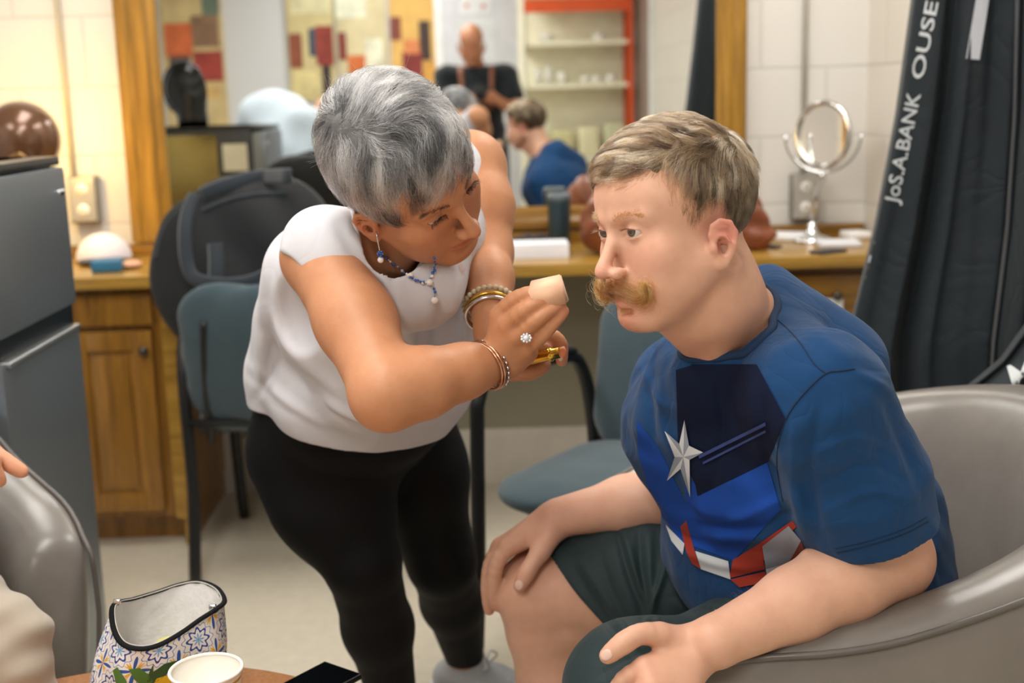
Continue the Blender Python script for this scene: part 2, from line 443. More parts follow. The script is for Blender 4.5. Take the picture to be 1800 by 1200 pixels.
# ceiling light panels
M_DIFF = emis('light_diffuser', (1.0, .95, .88), 3.0); M_WMET = mat('white_metal', 'E8E8E6', .4)
for i, (x, y, pw) in enumerate(PANELS):
    e = empty('ceiling_light', (x, y, ZC), 'recessed rectangular ceiling light, one of the flat panels in the white ceiling', 'ceiling light', 'flat panels in the ceiling')
    bm = bmesh.new()
    for c_, s in (((x, y-.62, ZC-.008), (.66, .04, .03)), ((x, y+.62, ZC-.008), (.66, .04, .03)), ((x-.31, y, ZC-.008), (.04, 1.2, .03)), ((x+.31, y, ZC-.008), (.04, 1.2, .03))): bx(bm, c_, s)
    obj('frame', bm, M_WMET, e, False)
    box('diffuser', (x-.29, y-.6, ZC-.012), (x+.29, y+.6, ZC-.002), M_DIFF, e)
# ---------------- wall mirror in its oak frame
ml, mr, mb, mt = float(P(291, 200, 4)[0]), float(P(1256, 200, 4)[0]), .915, 2.06
bm = bmesh.new(); bx(bm, ((ml+mr)/2, 3.985, (mb+mt)/2), (mr-ml+.04, .006, mt-mb+.04))
gl = NT('mirror_glass'); gl.set(Metallic=1.0, Roughness=.004, Base_Color=(.86, .89, .88))
wm = empty('wall_mirror', ((ml+mr)/2, 3.99, mb-.09), 'large wall mirror in a golden oak frame above the counter', 'mirror')
obj('mirror_glass', bm, gl.m, wm, False)
def frame_bar(a, b, w_, inward, m_, seg=0):
    """bar of stepped section from a to b; w_ width, inward = direction towards the glass"""
    bm = bmesh.new(); a, b, inward = Vector(a), Vector(b), Vector(inward); d = (b-a).normalized()
    prof = [(0, 0), (0, .026), (.012, .034), (.030, .034), (.040, .028), (w_-.034, .028), (w_-.026, .020), (w_-.010, .018), (w_, .006), (w_, 0)]
    rings = []
    for p in (a, b): rings.append([bm.verts.new(p+inward*u+Vector((0, -h, 0))) for u, h in prof])
    for i in range(len(prof)): j = (i+1) % len(prof); bm.faces.new((rings[0][i], rings[0][j], rings[1][j], rings[1][i]))
    bm.faces.new(rings[0][::-1]); bm.faces.new(rings[1]); bmesh.ops.recalc_face_normals(bm, faces=bm.faces)
    return obj('frame_bar', bm, m_, wm, False)
fl, fr_ = .125, .092
frame_bar((ml-fl, 3.985, mb-.075), (ml-fl, 3.985, mt+.1), fl, (1, 0, 0), OAK); frame_bar((mr+fr_, 3.985, mb-.075), (mr+fr_, 3.985, mt+.1), fr_, (-1, 0, 0), OAK)
frame_bar((ml, 3.985, mb-.075), (mr, 3.985, mb-.075), .075, (0, 0, 1), OAKX); frame_bar((ml-.02, 3.985, mt+.1), (mr+.02, 3.985, mt+.1), .1, (0, 0, -1), OAKX)
# ---------------- counter and cabinets
CT, CY = .80, 3.46
CX0 = -2.1
o = box('countertop', (CX0, CY, CT-.035), (XR-.002, 3.985, CT), OAKT, None, .006); tag(o, 'long golden oak counter running under the wall mirror', 'counter')
o = box('back_rail', (CX0, 3.95, CT), (XR-.01, 3.984, CT+.035), OAKX, None, .004); tag(o, 'low oak upstand along the back of the counter', 'trim')
def panel_door(x0, x1, z0, z1, y, parent, knob=None, m_=OAKD):
    bm = bmesh.new(); bx(bm, ((x0+x1)/2, y+.009, (z0+z1)/2), (x1-x0, .018, z1-z0), None, .003)
    w_ = .055
    d = obj('door', bm, m_, parent); auto_sharp(d)
    bm = bmesh.new()
    for c_, s in (((x0+w_/2, y-.004, (z0+z1)/2), (w_, .012, z1-z0)), ((x1-w_/2, y-.004, (z0+z1)/2), (w_, .012, z1-z0)), (((x0+x1)/2, y-.004, z0+w_/2), (x1-x0-2*w_, .012, w_)), (((x0+x1)/2, y-.004, z1-w_/2), (x1-x0-2*w_, .012, w_))): bx(bm, c_, s, None, .004)
    bx(bm, ((x0+x1)/2, y-.001, (z0+z1)/2), (x1-x0-2*w_-.03, .010, z1-z0-2*w_-.03), None, .004)
    auto_sharp(obj('door_moulding', bm, m_, d))
    if knob:
        bm = bmesh.new(); lathe(bm, [(0, -.026), (.010, -.025), (.015, -.018), (.012, -.010), (.006, -.006), (.007, 0)], (knob[0], y-.008, knob[1]), 20, (0, 1, 0)); obj('knob', bm, mat('dark_nickel', '55504A', .3, .8), d)
e = empty('base_cabinet', (-1.2, 3.75, 0), 'golden oak base cabinet with panelled doors beside the small fridge', 'cabinet')
xc = float(P(330, 800, 3.5)[0])
bm = bmesh.new(); bx(bm, ((CX0+xc)/2, 3.75, .425), (xc-CX0, .46, .68)); bx(bm, ((CX0+xc)/2, 3.78, .045), (xc-CX0-.01, .40, .09)); obj('body', bm, OAKD, e, False)
bm = bmesh.new(); bx(bm, (xc-.022, 3.505, .425), (.044, .03, .765-.085)); bx(bm, (xc-.012, 3.52, .38), (.024, .04, .76)); obj('face_frame', bm, OAKT, e, False)
for x0 in (-2.05, -1.62, -1.20):
    x1 = x0+.40 if x0 < -1.3 else xc-.075
    panel_door(x0+.01, x1, .11, .64, 3.500, e, (x1-.02, .585))
bm = bmesh.new(); bx(bm, ((CX0+xc)/2-.03, 3.510, .70), (xc-CX0-.08, .02, .09), None, .003); obj('drawer_front', bm, OAKD, e)
e = empty('drawer_cabinet', (.98, 3.75, 0), 'oak drawer cabinet below the counter beside the garment bags', 'cabinet')
x0 = .78
bm = bmesh.new(); bx(bm, ((x0+XR)/2, 3.76, .425), (XR-x0-.004, .44, .68)); obj('body', bm, DARKW, e, False)
for z0, z1 in ((.62, .735), (.42, .595), (.10, .395)):
    bm = bmesh.new(); bx(bm, ((x0+XR)/2, 3.528, (z0+z1)/2), (XR-x0-.05, .022, z1-z0), None, .006); d = obj('drawer', bm, OAKX, e); auto_sharp(d)
    bm = bmesh.new(); lathe(bm, [(0, -.024), (.012, -.022), (.014, -.016), (.006, -.008), (.006, 0)], ((x0+XR)/2, 3.517, (z0+z1)/2), 16, (0, 1, 0)); obj('knob', bm, mat('dark_nickel', '55504A', .3, .8), d)
q = P(1462, 541, 3.50); bm = bmesh.new(); bx(bm, (q[0], 3.512, q[2]), (.07, .002, .05), Matrix.Rotation(.05, 3, 'Y')); tag(obj('paper_note', bm, mat('paper', 'EDEDEA', .8), None, False), 'small white paper note stuck on an oak drawer front', 'note')
# ---------------- conduits with metal socket boxes
M_GALV = mat('painted_conduit', 'BDB9B0', .5); M_BOX = mat('galvanised', '8E8C86', .4, .6); M_PLATE = mat('outlet_plate', 'B9B7B2', .35, .4)
for px, wb, lab in ((1413, 345, 'metal socket box with a thin conduit beside the round makeup mirror'), (150, 350, 'metal socket box with a thin conduit by the warm lit wall')):
    q = P(px, wb, 3.97); x = float(q[0]) if px > 900 else float(P(128, 330, 3.97)[0]); z = float(q[2])
    e = empty('wall_socket', (x, 3.98, z), lab, 'socket')
    bm = bmesh.new(); tube(bm, [(x, 3.988, z+.06), (x, 3.988, 2.6)], .009, 12); obj('conduit', bm, M_GALV, e)
    bx_ = float(q[0]); bm = bmesh.new(); bx(bm, (bx_, 3.972, z), (.085, .05, .145), None, .006); obj('box', bm, M_BOX, e)
    bm = bmesh.new(); bx(bm, (bx_, 3.944, z), (.078, .006, .135), None, .004); f_ = obj('faceplate', bm, M_PLATE, e)
    for dz in (-.032, .032):
        bm = bmesh.new(); lathe(bm, [(0, -.004), (.017, -.004), (.019, 0)], (bx_, 3.941, z+dz), 20, (0, 1, 0)); s_ = obj('outlet', bm, mat('white_plastic', 'E9E7E2', .4), f_)
        bm = bmesh.new(); bx(bm, (bx_-.006, 3.9365, z+dz), (.002, .002, .009)); bx(bm, (bx_+.006, 3.9365, z+dz), (.002, .002, .009)); obj('slot', bm, mat('black_slot', '101010', .6), s_, False)
# ---------------- behind the camera: pictures, door, shelf unit (seen in the mirror)
def MX(px, y): return (px-845)/FPX*(8-y)
def MZ(py, y): return CAMH+(165-py)/FPX*(8-y)
def painting(x0, x1, z0, z1, blocks, ground, lab, seed):
    e = empty('painting', ((x0+x1)/2, YB+.02, z0), lab, 'painting')
    bm = bmesh.new(); bx(bm, ((x0+x1)/2, YB+.022, (z0+z1)/2), (x1-x0, .04, z1-z0)); c = obj('canvas', bm, mat('canvas', ground, .8, var=.15, vs=6), e, False)
    for i, (a, b, c0, d0, col) in enumerate(blocks):
        bm = bmesh.new(); bx(bm, (x0+(a+b)/2*(x1-x0), YB+.0435+.0004*(i+1), z1-(c0+d0)/2*(z1-z0)), ((b-a)*(x1-x0), .003, (d0-c0)*(z1-z0))); obj('paint_patch', bm, mat('paint', col, .6, var=.25, vs=9), c, False)
y_ = YB
# x runs the other way round when seen from the mirror; a..b are given left to right as the mirror shows them
painting(MX(522, y_), MX(600, y_), MZ(168, y_), 2.12, [(.1, .95, .0, .25, 'D9D2A8'), (.02, .3, .42, .72, '8A4A32'), (.45, .65, .38, .62, '3A4A5A'), (.6, .98, .36, .7, '8A3428'), (.7, .9, .7, .98, '3A2A28'), (.1, .6, .75, .95, 'D8C890')], 'CDBE8C', 'abstract painting with dark red and blue blocks beside the white wall gap', 1)
painting(MX(605, y_), MX(690, y_), MZ(168, y_), 2.12, [(.0, .6, .0, .3, 'D8D8C0'), (.02, .18, .42, .66, '7A2E28'), (.2, .55, .62, .82, 'C86A34'), (.55, .9, .48, .78, 'D9D6BE'), (.2, .6, .85, .98, '4A5A66'), (.7, .98, .84, .98, 'C2703A')], 'CBBE98', 'abstract painting with orange and pale blocks, middle one of the row', 2)
painting(MX(695, y_), MX(770, y_), MZ(168, y_), 2.12, [(.0, .25, .30, .5, '7A3A2A'), (.65, .9, .34, .68, '3C2A26'), (.25, .7, .60, .85, '7C2A26'), (.3, .65, .5, .62, 'C87A4A'), (.05, .2, .8, .98, '3A4A56'), (.75, .98, .7, .98, 'D29A44')], 'D2A860', 'abstract painting with a maroon square and ochre edge near the door', 3)
painting(MX(310, y_), MX(412, y_), 1.06, 2.12, [(.05, .5, .25, .48, 'D06A3A'), (.5, .95, .2, .42, '8A6A50'), (.1, .45, .48, .7, '5A4640'), (.5, .98, .45, .66, '9A3A30'), (.2, .9, .7, .78, 'D8B070'), (.7, .98, .02, .2, '6A7A6A')], 'CDB684', 'tall abstract painting with orange and brown strokes', 4)
dx0, dx1 = MX(782, y_), MX(912, y_)
tag(box('door_1', (dx0, YB, 0), (dx1, YB+.03, 2.1), mat('pale_door', 'C9C9CE', .5), None, .004), **S_)
tag(box('trim_1', (dx0-.06, YB, 0), (dx0, YB+.035, 2.16), M_WMET, None, .004), **S_); tag(box('trim_2', (dx1, YB, 0), (dx1+.05, YB+.035, 2.16), M_WMET, None, .004), **S_)
o = box('notice', (MX(812, y_), YB+.031, MZ(32, y_)), (MX(868, y_), YB+.034, 2.02), mat('notice_paper', 'DDDDE0', .8)); tag(o, 'pale notice sheet pinned on the door', 'notice')
for cx, cz in ((.25, .8), (.75, .7)): bm = bmesh.new(); bx(bm, (MX(812+56*cx, y_), YB+.0355, MZ(32, y_)+(2.02-MZ(32, y_))*cz*.5), (.03, .001, .03)); obj('red_mark', bm, mat('red_print', 'C0705A', .7), o, False)
o2 = box('notice', (MX(810, y_), YB+.031, MZ(112, y_)), (MX(872, y_), YB+.034, MZ(40, y_)), mat('notice_paper_grey', 'D2D4D6', .8)); tag(o2, 'lower grey notice sheet pinned on the door', 'notice')
# metal shelf unit with orange frame
sy = YB+.36
x0, x1 = MX(918, sy), MX(1104, sy)
e = empty('shelf_unit', ((x0+x1)/2, YB+.2, 0), 'cream shelf unit with an orange frame standing by the far wall', 'shelf unit')
M_OR = mat('orange_enamel', 'E2571E', .35); M_CR = mat('cream_enamel', 'FBF3DA', .5)
for x in (x0, x1):
    for y in (sy-.02, YB+.03): box('post', (x-.018, y-.018, 0), (x+.018, y+.018, 2.35), M_OR if x > x0 else M_CR, e)
box('beam', (x0, sy-.035, MZ(32, sy)), (x1, sy-.005, MZ(10, sy)), M_OR, e)
shelf_z = [.35, .78, MZ(152, sy), MZ(80, sy), 2.0]
for z in shelf_z: box('shelf', (x0, YB+.02, z-.03), (x1, sy-.03, z), M_CR, e)
box('back_panel', (x0, YB+.005, .1), (x1, YB+.018, 2.35), M_CR, e)
M_POT = mat('white_ceramic', 'F0EEE6', .3)
n_ = 0
for px, w_, h_, z in ((945, .035, .11, shelf_z[2]), (962, .03, .13, shelf_z[2]), (985, .04, .09, shelf_z[2]), (1025, .03, .06, shelf_z[2]), (1045, .04, .05, shelf_z[2]), (1070, .04, .06, shelf_z[2]), (960, .06, .06, shelf_z[3]), (1050, .05, .05, shelf_z[3])):
    bm = bmesh.new(); lathe(bm, [(0, 0), (w_*.8, 0), (w_, h_*.5), (w_*.9, h_), (w_*.8, h_), (w_*.8, h_*.2), (0, h_*.2)], (MX(px, sy-.15), sy-.17, z+.001), 20)
    tag(obj('jar', bm, M_POT), 'small white jar standing on the cream shelf unit', 'jar', 'white jars on the cream shelves')
bm = bmesh.new(); blob(bm, (MX(985, sy-.1), sy-.15, MZ(38, sy-.1)), (.14, .1, .05), 20); 
for v in bm.verts: v.co.z = max(v.co.z, MZ(38, sy-.1)-.03)
for q_, (px, col) in enumerate(((945, 'E0DDB4'), (985, 'D6CF9A'), (1030, 'E6DFB8'), (1075, 'D0D2AC'))):
    b2 = bmesh.new(); bx(b2, (MX(px, sy-.1), sy-.15, .78+.09+.01*q_), (.16, .2, .18+.02*q_), None, .03, 3); tag(obj('storage_bag', b2, mat('bag_plastic', col, .5)), ['creamy', 'straw coloured', 'pale yellow', 'pale green'][q_]+' soft bag on a low cream shelf', 'bag')
tag(obj('storage_bowl', bm, mat('grey_bowl', '8E8A7C', .5)), 'grey shallow bowl stored high on the cream shelf unit', 'bowl').location.z = 2.0-(MZ(38, sy-.1)-.03)
tag(box('door_2', (XR-.03, -1.85, 0), (XR, -1.0, 2.1), mat('brown_grey_door', '8C7C72', .5), None, .004), **S_)
tag(box('trim_3', (XR-.035, -1.0, 0), (XR, -.93, 2.16), M_WMET, None, .004), **S_)
# ================================================================== furniture and things
M_LEA = NT('grey_leather'); v_ = M_LEA.coord(); M_LEA.l(M_LEA.ramp(M_LEA.noise(v_, 6, 4), [(.3, lin('77726D')), (.7, lin('837E79'))]), M_LEA.b.inputs['Base Color'])
M_LEA.set(Roughness=.30, Specular_IOR_Level=.5, Coat_Weight=.15, Coat_Roughness=.25); b_ = M_LEA.bump(M_LEA.noise(v_, 450, 3), .12, .0006); M_LEA.bump(M_LEA.noise(v_, 9, 3), .25, .006, b_); M_LEA = M_LEA.m
M_LEAD = mat('leather_piping', '5F5A56', .35)
M_BLK = mat('black_metal', '131416', .4); M_BPL = mat('black_plastic', '17191C', .5)
M_TEAL = fabric('teal_grey_fabric', '3F5058', var=.10, scale=700, rough=.9, sheen=.3)
def tub_chair(c, f, lab, arm_z=.625, back_z=.80, front=.30, desc=.72):
    """tub armchair: a wrap-round shell, seat cushion, piping on the rim, four short legs"""
    f = _n((*f, 0)); s = np.array((f[1], -f[0], 0)); c = np.array((*c, 0.0))          # s: to its right
    e = empty('tub_chair', c, lab, 'armchair')
    n = 72; th = np.linspace(-1, 1, n)
    path = []; H = []
    for t in th:                                                       # t=-1 left arm front, 0 back, 1 right arm front
        a = t*math.radians(128)
        rx = .30; ry = .335
        ca, sa = math.cos(a), math.sin(a)
        q = 2.6; r_ = (abs(ca)**q+abs(sa)**q)**(-1/q)
        x = -ca*r_*rx+.0; y = sa*r_*ry
        if abs(a) > math.radians(95): x = max(x, 0)+(abs(a)-math.radians(95))*0.55*front
        path.append((x, y)); k = max(0, 1-abs(t)/desc); k = k*k*(3-2*k)
        fe = max(0, (abs(t)-.86)/.14)
        H.append(arm_z+(back_z-arm_z)*k-.045*fe**2)
    path = np.array(path); tang = np.gradient(path, axis=0); tang /= np.linalg.norm(tang, axis=1)[:, None]; nrm = np.stack([tang[:, 1], -tang[:, 0]], 1)
    if (nrm[n//2]@np.array((-1, 0))) < 0: nrm = -nrm
    bm = bmesh.new(); rings = []; rim = []
    for i in range(n):
        z1 = H[i]; ln = 1.0
        prof = [(.030, .14), (.060, .22), (.075, .40), (.080, z1-.10), (.080, z1-.030), (.072, z1-.010), (.050, z1), (.020, z1+.002), (-.010, z1-.006), (-.034, z1-.030), (-.048, z1-.08), (-.060, z1-.16), (-.062, .42), (-.050, .30), (-.03, .14)]
        lean = .06*(H[i]-arm_z)/max(.01, back_z-arm_z)
        ring = []
        for u, z in prof:
            o_ = u+lean*(z/.8)+.03*max(0, (z-.3))
            p = path[i]+nrm[i]*o_; ring.append(bm.verts.new(Vector(c+f*p[0]+s*p[1]+np.array((0, 0, z)))))
        rings.append(ring)
        p = path[i]+nrm[i]*(.0775+lean*(z1/.8)+.03*max(0, z1-.32)); rim.append(c+f*p[0]+s*p[1]+np.array((0, 0, z1-.014)))
    for A, B in zip(rings[:-1], rings[1:]):
        for j in range(len(A)-1): bm.faces.new((A[j], A[j+1], B[j+1], B[j]))
        bm.faces.new((A[-1], A[0], B[0], B[-1]))
    for ring, sg in ((rings[0], 1), (rings[-1], -1)):
        cc = sum((v.co for v in ring), Vector())/len(ring)+Vector(f*.035); vc = bm.verts.new(cc)
        for j in range(len(ring)): bm.faces.new((ring[j], ring[(j+1) % len(ring)], vc))
    bmesh.ops.recalc_face_normals(bm, faces=bm.faces)
    sh = obj('shell', bm, M_LEA, e); md = sh.modifiers.new('s', 'SUBSURF'); md.levels = md.render_levels = 1
    bm = bmesh.new(); fr1 = [rings_ for rings_ in ()]
    ends = []
    for i, sg in ((0, -1), (n-1, 1)):
        z1 = H[i]; q = []
        for u, z in ((.078, z1-.02), (.083, z1-.10), (.082, .40), (.066, .22)): p = path[i]+nrm[i]*(u+.03*max(0, z-.3)); q.append(c+f*(p[0]+.004)+s*p[1]+np.array((0, 0, z)))
        ends.append(q)
    tube(bm, catmull(ends[0][::-1], 4)+rim[1:-1]+catmull(ends[1], 4), .0045, 8); obj('piping', bm, M_LEAD, e)
    F = Field(); F.k = .05
    F.frame(np.array([f, s, (0, 0, 1.)]).T, c)
    for a, b in ((-.12, -.12), (-.12, .12), (.06, -.12), (.06, .12), (0, 0), (.10, 0)): F.ell((a, b, .385), (.16, .17, .062), k=.04)
    fld('seat_cushion', F, .008, M_LEA, e)
    bm = bmesh.new(); F2 = [(-.20, -.20), (-.20, .20), (.14, -.22), (.14, .22)]
    for a, b in F2:
        b2 = bmesh.new(); p = c+f*a+s*b; lathe(b2, [(0, 0), (.014, 0), (.022, .15), (0, .15)], p, 16); obj('leg', b2, M_BLK, e)
    b2 = bmesh.new(); bx(b2, c-f*.04+np.array((0, 0, .21)), (.42, .50, .14), Matrix.Rotation(math.atan2(f[1], f[0]), 3, 'Z'), .05, 4); obj('seat_base', b2, M_LEA, e)
    return e
tub_chair((.47, 1.79), (-1, -.05), 'grey leather tub armchair the man in the blue shirt sits in', arm_z=.62, back_z=.80, front=.10, desc=.92)
tub_chair((-1.09, 1.82), (.86, -.50), 'grey leather tub armchair standing in front of the small fridge', arm_z=.60, back_z=.98, front=.1, desc=1.0)
def guest_chair(c, f, lab, group=None, lean=.06):
    f = _n((*f, 0)); s = np.array((f[1], -f[0], 0)); c = np.array((*c, 0.0)); z = np.array((0, 0, 1.))
    e = empty('guest_chair', c, lab, 'chair')
    F = Field(); F.k = .03; F.frame(np.array([f, s, z]).T, c)
    for a in (-.12, 0, .12):
        for b in (-.13, 0, .13): F.ell((a, b, .435), (.125, .125, .040), k=.03)
    F.cap((.17, -.12, .425), (.17, .12, .425), .034, k=.03)
    fld('seat', F, .007, M_TEAL, e)
    F = Field(); F.k = .03; th = math.radians(10); Rb = np.array([f, s, z]).T @ rot((0, 1, 0), -10); F.frame(Rb, c+f*-.235+z*.46)
    for a in (.06, .16, .26):
        for b in (-.13, 0, .13): F.ell((.015*abs(b)/.13, b, a), (.032, .12, .10), k=.04)
    fld('backrest', F, .007, M_TEAL, e)
    def L(a, b, h): return c+f*a+s*b+z*h
    for sg in (-1, 1):
        bm = bmesh.new(); tube(bm, catmull([L(.24, sg*.27, .012), L(.215, sg*.272, .25), L(.20, sg*.275, .55), L(.19, sg*.275, .635), L(.13, sg*.275, .672), L(-.12, sg*.27, .668), L(-.20, sg*.265, .63), L(-.235, sg*.258, .50), L(-.25, sg*.25, .25), L(-.29, sg*.25, .012)], 6), .0165, 10); fr = obj('side_frame', bm, M_BLK, e)
        bm = bmesh.new(); tube(bm, catmull([L(.20, sg*.275, .672), L(.14, sg*.275, .688), L(-.10, sg*.27, .686), L(-.16, sg*.268, .675)], 5), .021, 12, flat=.55); obj('arm_pad', bm, M_BPL, e)
    bm = bmesh.new()
    for a in (.12, -.14): tube(bm, [L(a, -.262, .395), L(a, .262, .395)], .011, 8)
    for sg in (-1, 1): tube(bm, catmull([L(-.22, sg*.20, .38), L(-.262, sg*.19, .55), L(-.30, sg*.17, .72)], 5), .010, 8)
    tube(bm, [L(-.245, -.262, .44), L(-.245, .262, .44)], .010, 8); obj('under_frame', bm, M_BLK, e)
    return e
guest_chair((.31, 2.58), (-.60, -.80), 'teal grey upholstered guest chair with black arms behind the seated man')
guest_chair((-.525, 3.44), (.10, .99), 'teal grey guest chair with its back to the room holding a black round bag')
# ---------------- round black bag leaning on the chair
def black_bag():
    c0 = P(398, 448, 3.36); e = empty('round_bag', (c0[0], c0[1], .48), 'big round black padded bag with straps standing on the left guest chair', 'bag')
    F = Field(); F.k = .05; cz = c0[2]-.03
    yaw = rot((0, 0, 1), -8) @ rot((1, 0, 0), -9); F.frame(yaw, (c0[0]+.02, c0[1], cz))
    F.ell((-.01, 0, -.01), (.228, .060, .235), k=.03); F.ell((.06, 0, .05), (.20, .060, .19), k=.05); F.ell((.14, .0, .03), (.14, .058, .19), k=.05); F.cap((-.02, 0, -.10), (.06, .05, -.30), .09, .06, k=.08, flat=((0, 1, 0), .6))
    F.disp(lambda q: .003*np.sin(q@np.array((30, 10, 22.))))
    m_ = fabric('black_nylon', '15181C', var=.15, scale=900, rough=.6, sheen=.1, wr=.12, wrs=10)
    b = fld('padded_case', F, .006, m_, e)
    T_ = bvh(b); m2 = fabric('black_webbing', '232B33', var=.1, scale=1500, rough=.6)
    def strap(pts, w_, lift=.006, name='strap'):
        pts = catmull([np.array(p) for p in pts], 8); q = []; 
        bm = bmesh.new()
        dirv = [Vector(ray(*p)) for p in pts]; R_ = []
        for p, d in zip(pts, dirv):
            h = T_.ray_cast(Vector(CAMP), d.normalized())
            if h[0] is None: R_.append(CAMP+np.array(d)*(3.24/d.y)-np.array((0, lift, 0)))
            else: R_.append(np.array(h[0])-np.array(d.normalized())*lift)
        R_ = [sum(R_[max(0, i-2):i+3])/len(R_[max(0, i-2):i+3]) for i in range(len(R_))]
        tube(bm, R_, w_, 8, flat=.18, nrm=(0, -1, .1)); return obj(name, bm, m2, e)
    strap([(345, 338), (328, 380), (325, 430), (332, 475), (352, 494), (400, 500), (450, 492), (490, 470)], .018, .010)
    strap([(350, 345), (400, 325), (450, 312), (520, 308)], .020, .012, 'handle'); strap([(352, 372), (400, 352), (450, 342), (510, 340)], .006, .005, 'zip')
    strap([(378, 425), (380, 460), (379, 497)], .020, .004, 'patch'); strap([(272, 460), (290, 400), (330, 355)], .005, .004, 'piping')
    strap([(380, 500), (382, 560), (392, 600), (412, 648)], .014, .02, 'hanging_strap')
    return e
black_bag()
# ---------------- two-door fridge: its doors face right
def fridge():
    fx, y0, y1, h = -.893, 2.27, 2.72, 1.165
    e = empty('mini_fridge', (-1.13, (y0+y1)/2, 0), 'dark grey two-door small fridge standing against the left side', 'fridge')
    t = NT('fridge_steel'); v = t.coord('Object', (1, 1, .08)); t.set(Metallic=.7, Roughness=.36, Base_Color=lin('868E95')); t.bump(t.noise(v, 260, 2), .06, .0004); MS = t.m
    MB = mat('fridge_black', '101214', .3); 
    o = box('cabinet', (-1.42, y0, .03), (fx-.055, y1, h), mat('fridge_side', '34383C', .25), e, .008)
    box('back_panel', (-1.40, y1-.003, .06), (fx-.20, y1+.004, h-.03), mat('fridge_glossy', '8C8458', .16, .85), e)
    zs = .835
    d = box('freezer_door', (fx-.055, y0, zs+.012), (fx, y1, h-.022), MS, e, .016); bm = bmesh.new(); bx(bm, (fx-.010, y1-.045, h-.075), (.03, .035, .012), None, .004); obj('logo_badge', bm, mat('chrome', 'C9CCD0', .15, 1), d)
    d2 = box('fridge_door', (fx-.055, y0, .05), (fx, y1, zs-.030), MS, e, .016)
    box('handle', (fx-.05, y0+.02, zs-.032), (fx-.012, y1-.004, zs+.013), MB, e); bm = bmesh.new(); bx(bm, (fx-.004, (y0+y1)/2, zs-.036), (.022, (y1-y0)*.92, .012), None, .004); obj('handle_lip', bm, mat('steel_lip', 'A5A9AC', .3, .8), d2)
    o = box('top_panel', (-1.42, y0, h-.020), (fx-.01, y1, h), mat('fridge_top', '20211F', .25), e, .006)
    for a in (-1.37, fx-.09):
        for b in (y0+.05, y1-.05): bm = bmesh.new(); lathe(bm, [(0, 0), (.02, 0), (.02, .035), (0, .035)], (a, b, 0), 12); obj('foot', bm, MB, e)
    bm = bmesh.new(); bx(bm, (-1.02, y1+.006, 1.04), (.10, .004, .11)); obj('sticker', bm, mat('sticker_paper', 'E6DFC0', .6), e, False)
    return h
FH = fridge()
# black rounded desk fan at the back of the fridge top: only the wall mirror shows it
x = -1.26; e = empty('desk_fan', (x, 2.48, FH), 'black oval desk fan on top of the fridge, seen in the wall mirror', 'fan')
F = Field(); F.k = .02; F.ell((x, 2.47, FH+.16), (.088, .050, .115), k=.02); F.cap((x+.02, 2.47, FH+.03), (x+.02, 2.47, FH+.12), .066, .06, k=.03); F.plane((0, 0, FH), (0, 0, -1), .003); fld('housing', F, .005, mat('black_gloss', '0B0C0D', .15), e)
bm = bmesh.new(); tube(bm, [(x+.088*math.cos(a), 2.50, FH+.16+.112*math.sin(a)) for a in np.linspace(0, 2*PI, 40, endpoint=False)], .006, 8, closed=True); obj('guard_ring', bm, mat('dark_chrome', '4A4C50', .2, .9), e)
# ---------------- reflector lamp behind the fridge, its brown bowl turned to the wall
lp = P(36, 246, 3.62)
e = empty('reflector_lamp', (lp[0], lp[1], CT), 'brown metal bowl lamp behind the fridge throwing warm light on the wall', 'lamp')
t = NT('bronze_enamel'); t.set(Base_Color=lin('6B4A34'), Roughness=.22, Metallic=.35, Coat_Weight=.5)
bm = bmesh.new(); r_ = .108; pr = [(0, -r_*.80), (r_*.30, -r_*.77), (r_*.60, -r_*.64), (r_*.85, -r_*.40), (r_*.97, -r_*.12), (r_, .02), (r_*.98, .022), (r_*.94, -r_*.12), (r_*.82, -r_*.38), (r_*.58, -r_*.61), (r_*.28, -r_*.73), (0, -r_*.76)]
lathe(bm, pr, lp, 48, (-.05, 1, .12)); obj('shade', bm, t.m, e)
bm = bmesh.new(); blob(bm, lp+np.array((0, -.005, 0)), .032, 20); obj('bulb', bm, emis('lamp_bulb', (1.0, .70, .30), 15), e)
bm = bmesh.new(); tube(bm, [(lp[0], lp[1]-.05, lp[2]-.08), (lp[0], lp[1]-.06, CT+.01)], .009, 12); lathe(bm, [(0, 0), (.07, 0), (.07, .012), (.02, .02), (0, .02)], (lp[0], lp[1]-.06, CT), 24); obj('stand', bm, M_BLK, e)
bm = bmesh.new(); tube(bm, catmull([lp+np.array((.0, -.095, -.045)), lp+np.array((.035, -.112, -.035)), lp+np.array((.055, -.10, -.06)), lp+np.array((.058, -.07, -.09))], 5), .005, 8); obj('bracket', bm, mat('brass_trim', 'B08A5A', .3, .8), e)
pl = point('lamp_light', (lp[0], lp[1]+.05, lp[2]), 6.5, (1.0, .64, .15), .03)
# ---------------- things on the counter
def ccy(px, py): q = PZ(px, py, CT); return q
q = PZ(973, 412, CT); e = empty('tumbler', q, 'dark teal insulated tumbler standing on the counter', 'tumbler')
q[1] = min(q[1], 3.86); bm = bmesh.new(); r_ = .036; lathe(bm, [(0, 0), (r_*.86, 0), (r_*.9, .004), (r_, .14), (r_, .146), (0, .146)], q, 32); obj('body', bm, mat('teal_steel', '2A3D46', .35, .3), e)
bm = bmesh.new(); lathe(bm, [(0, .146), (r_*1.02, .146), (r_*1.04, .150), (r_*1.02, .162), (r_*.8, .166), (r_*.78, .160), (0, .160)], q, 32); obj('lid', bm, mat('grey_lid', '5A646A', .4), e)
a, b = PZ(896, 443, CT), PZ(995, 443, CT)
o = box('white_box', (a[0], 3.58, CT+.0), (b[0], 3.70, CT+.042), mat('white_card', 'E4E6EE', .6), None, .003); tag(o, 'flat white cardboard box lying near the tumbler', 'box')
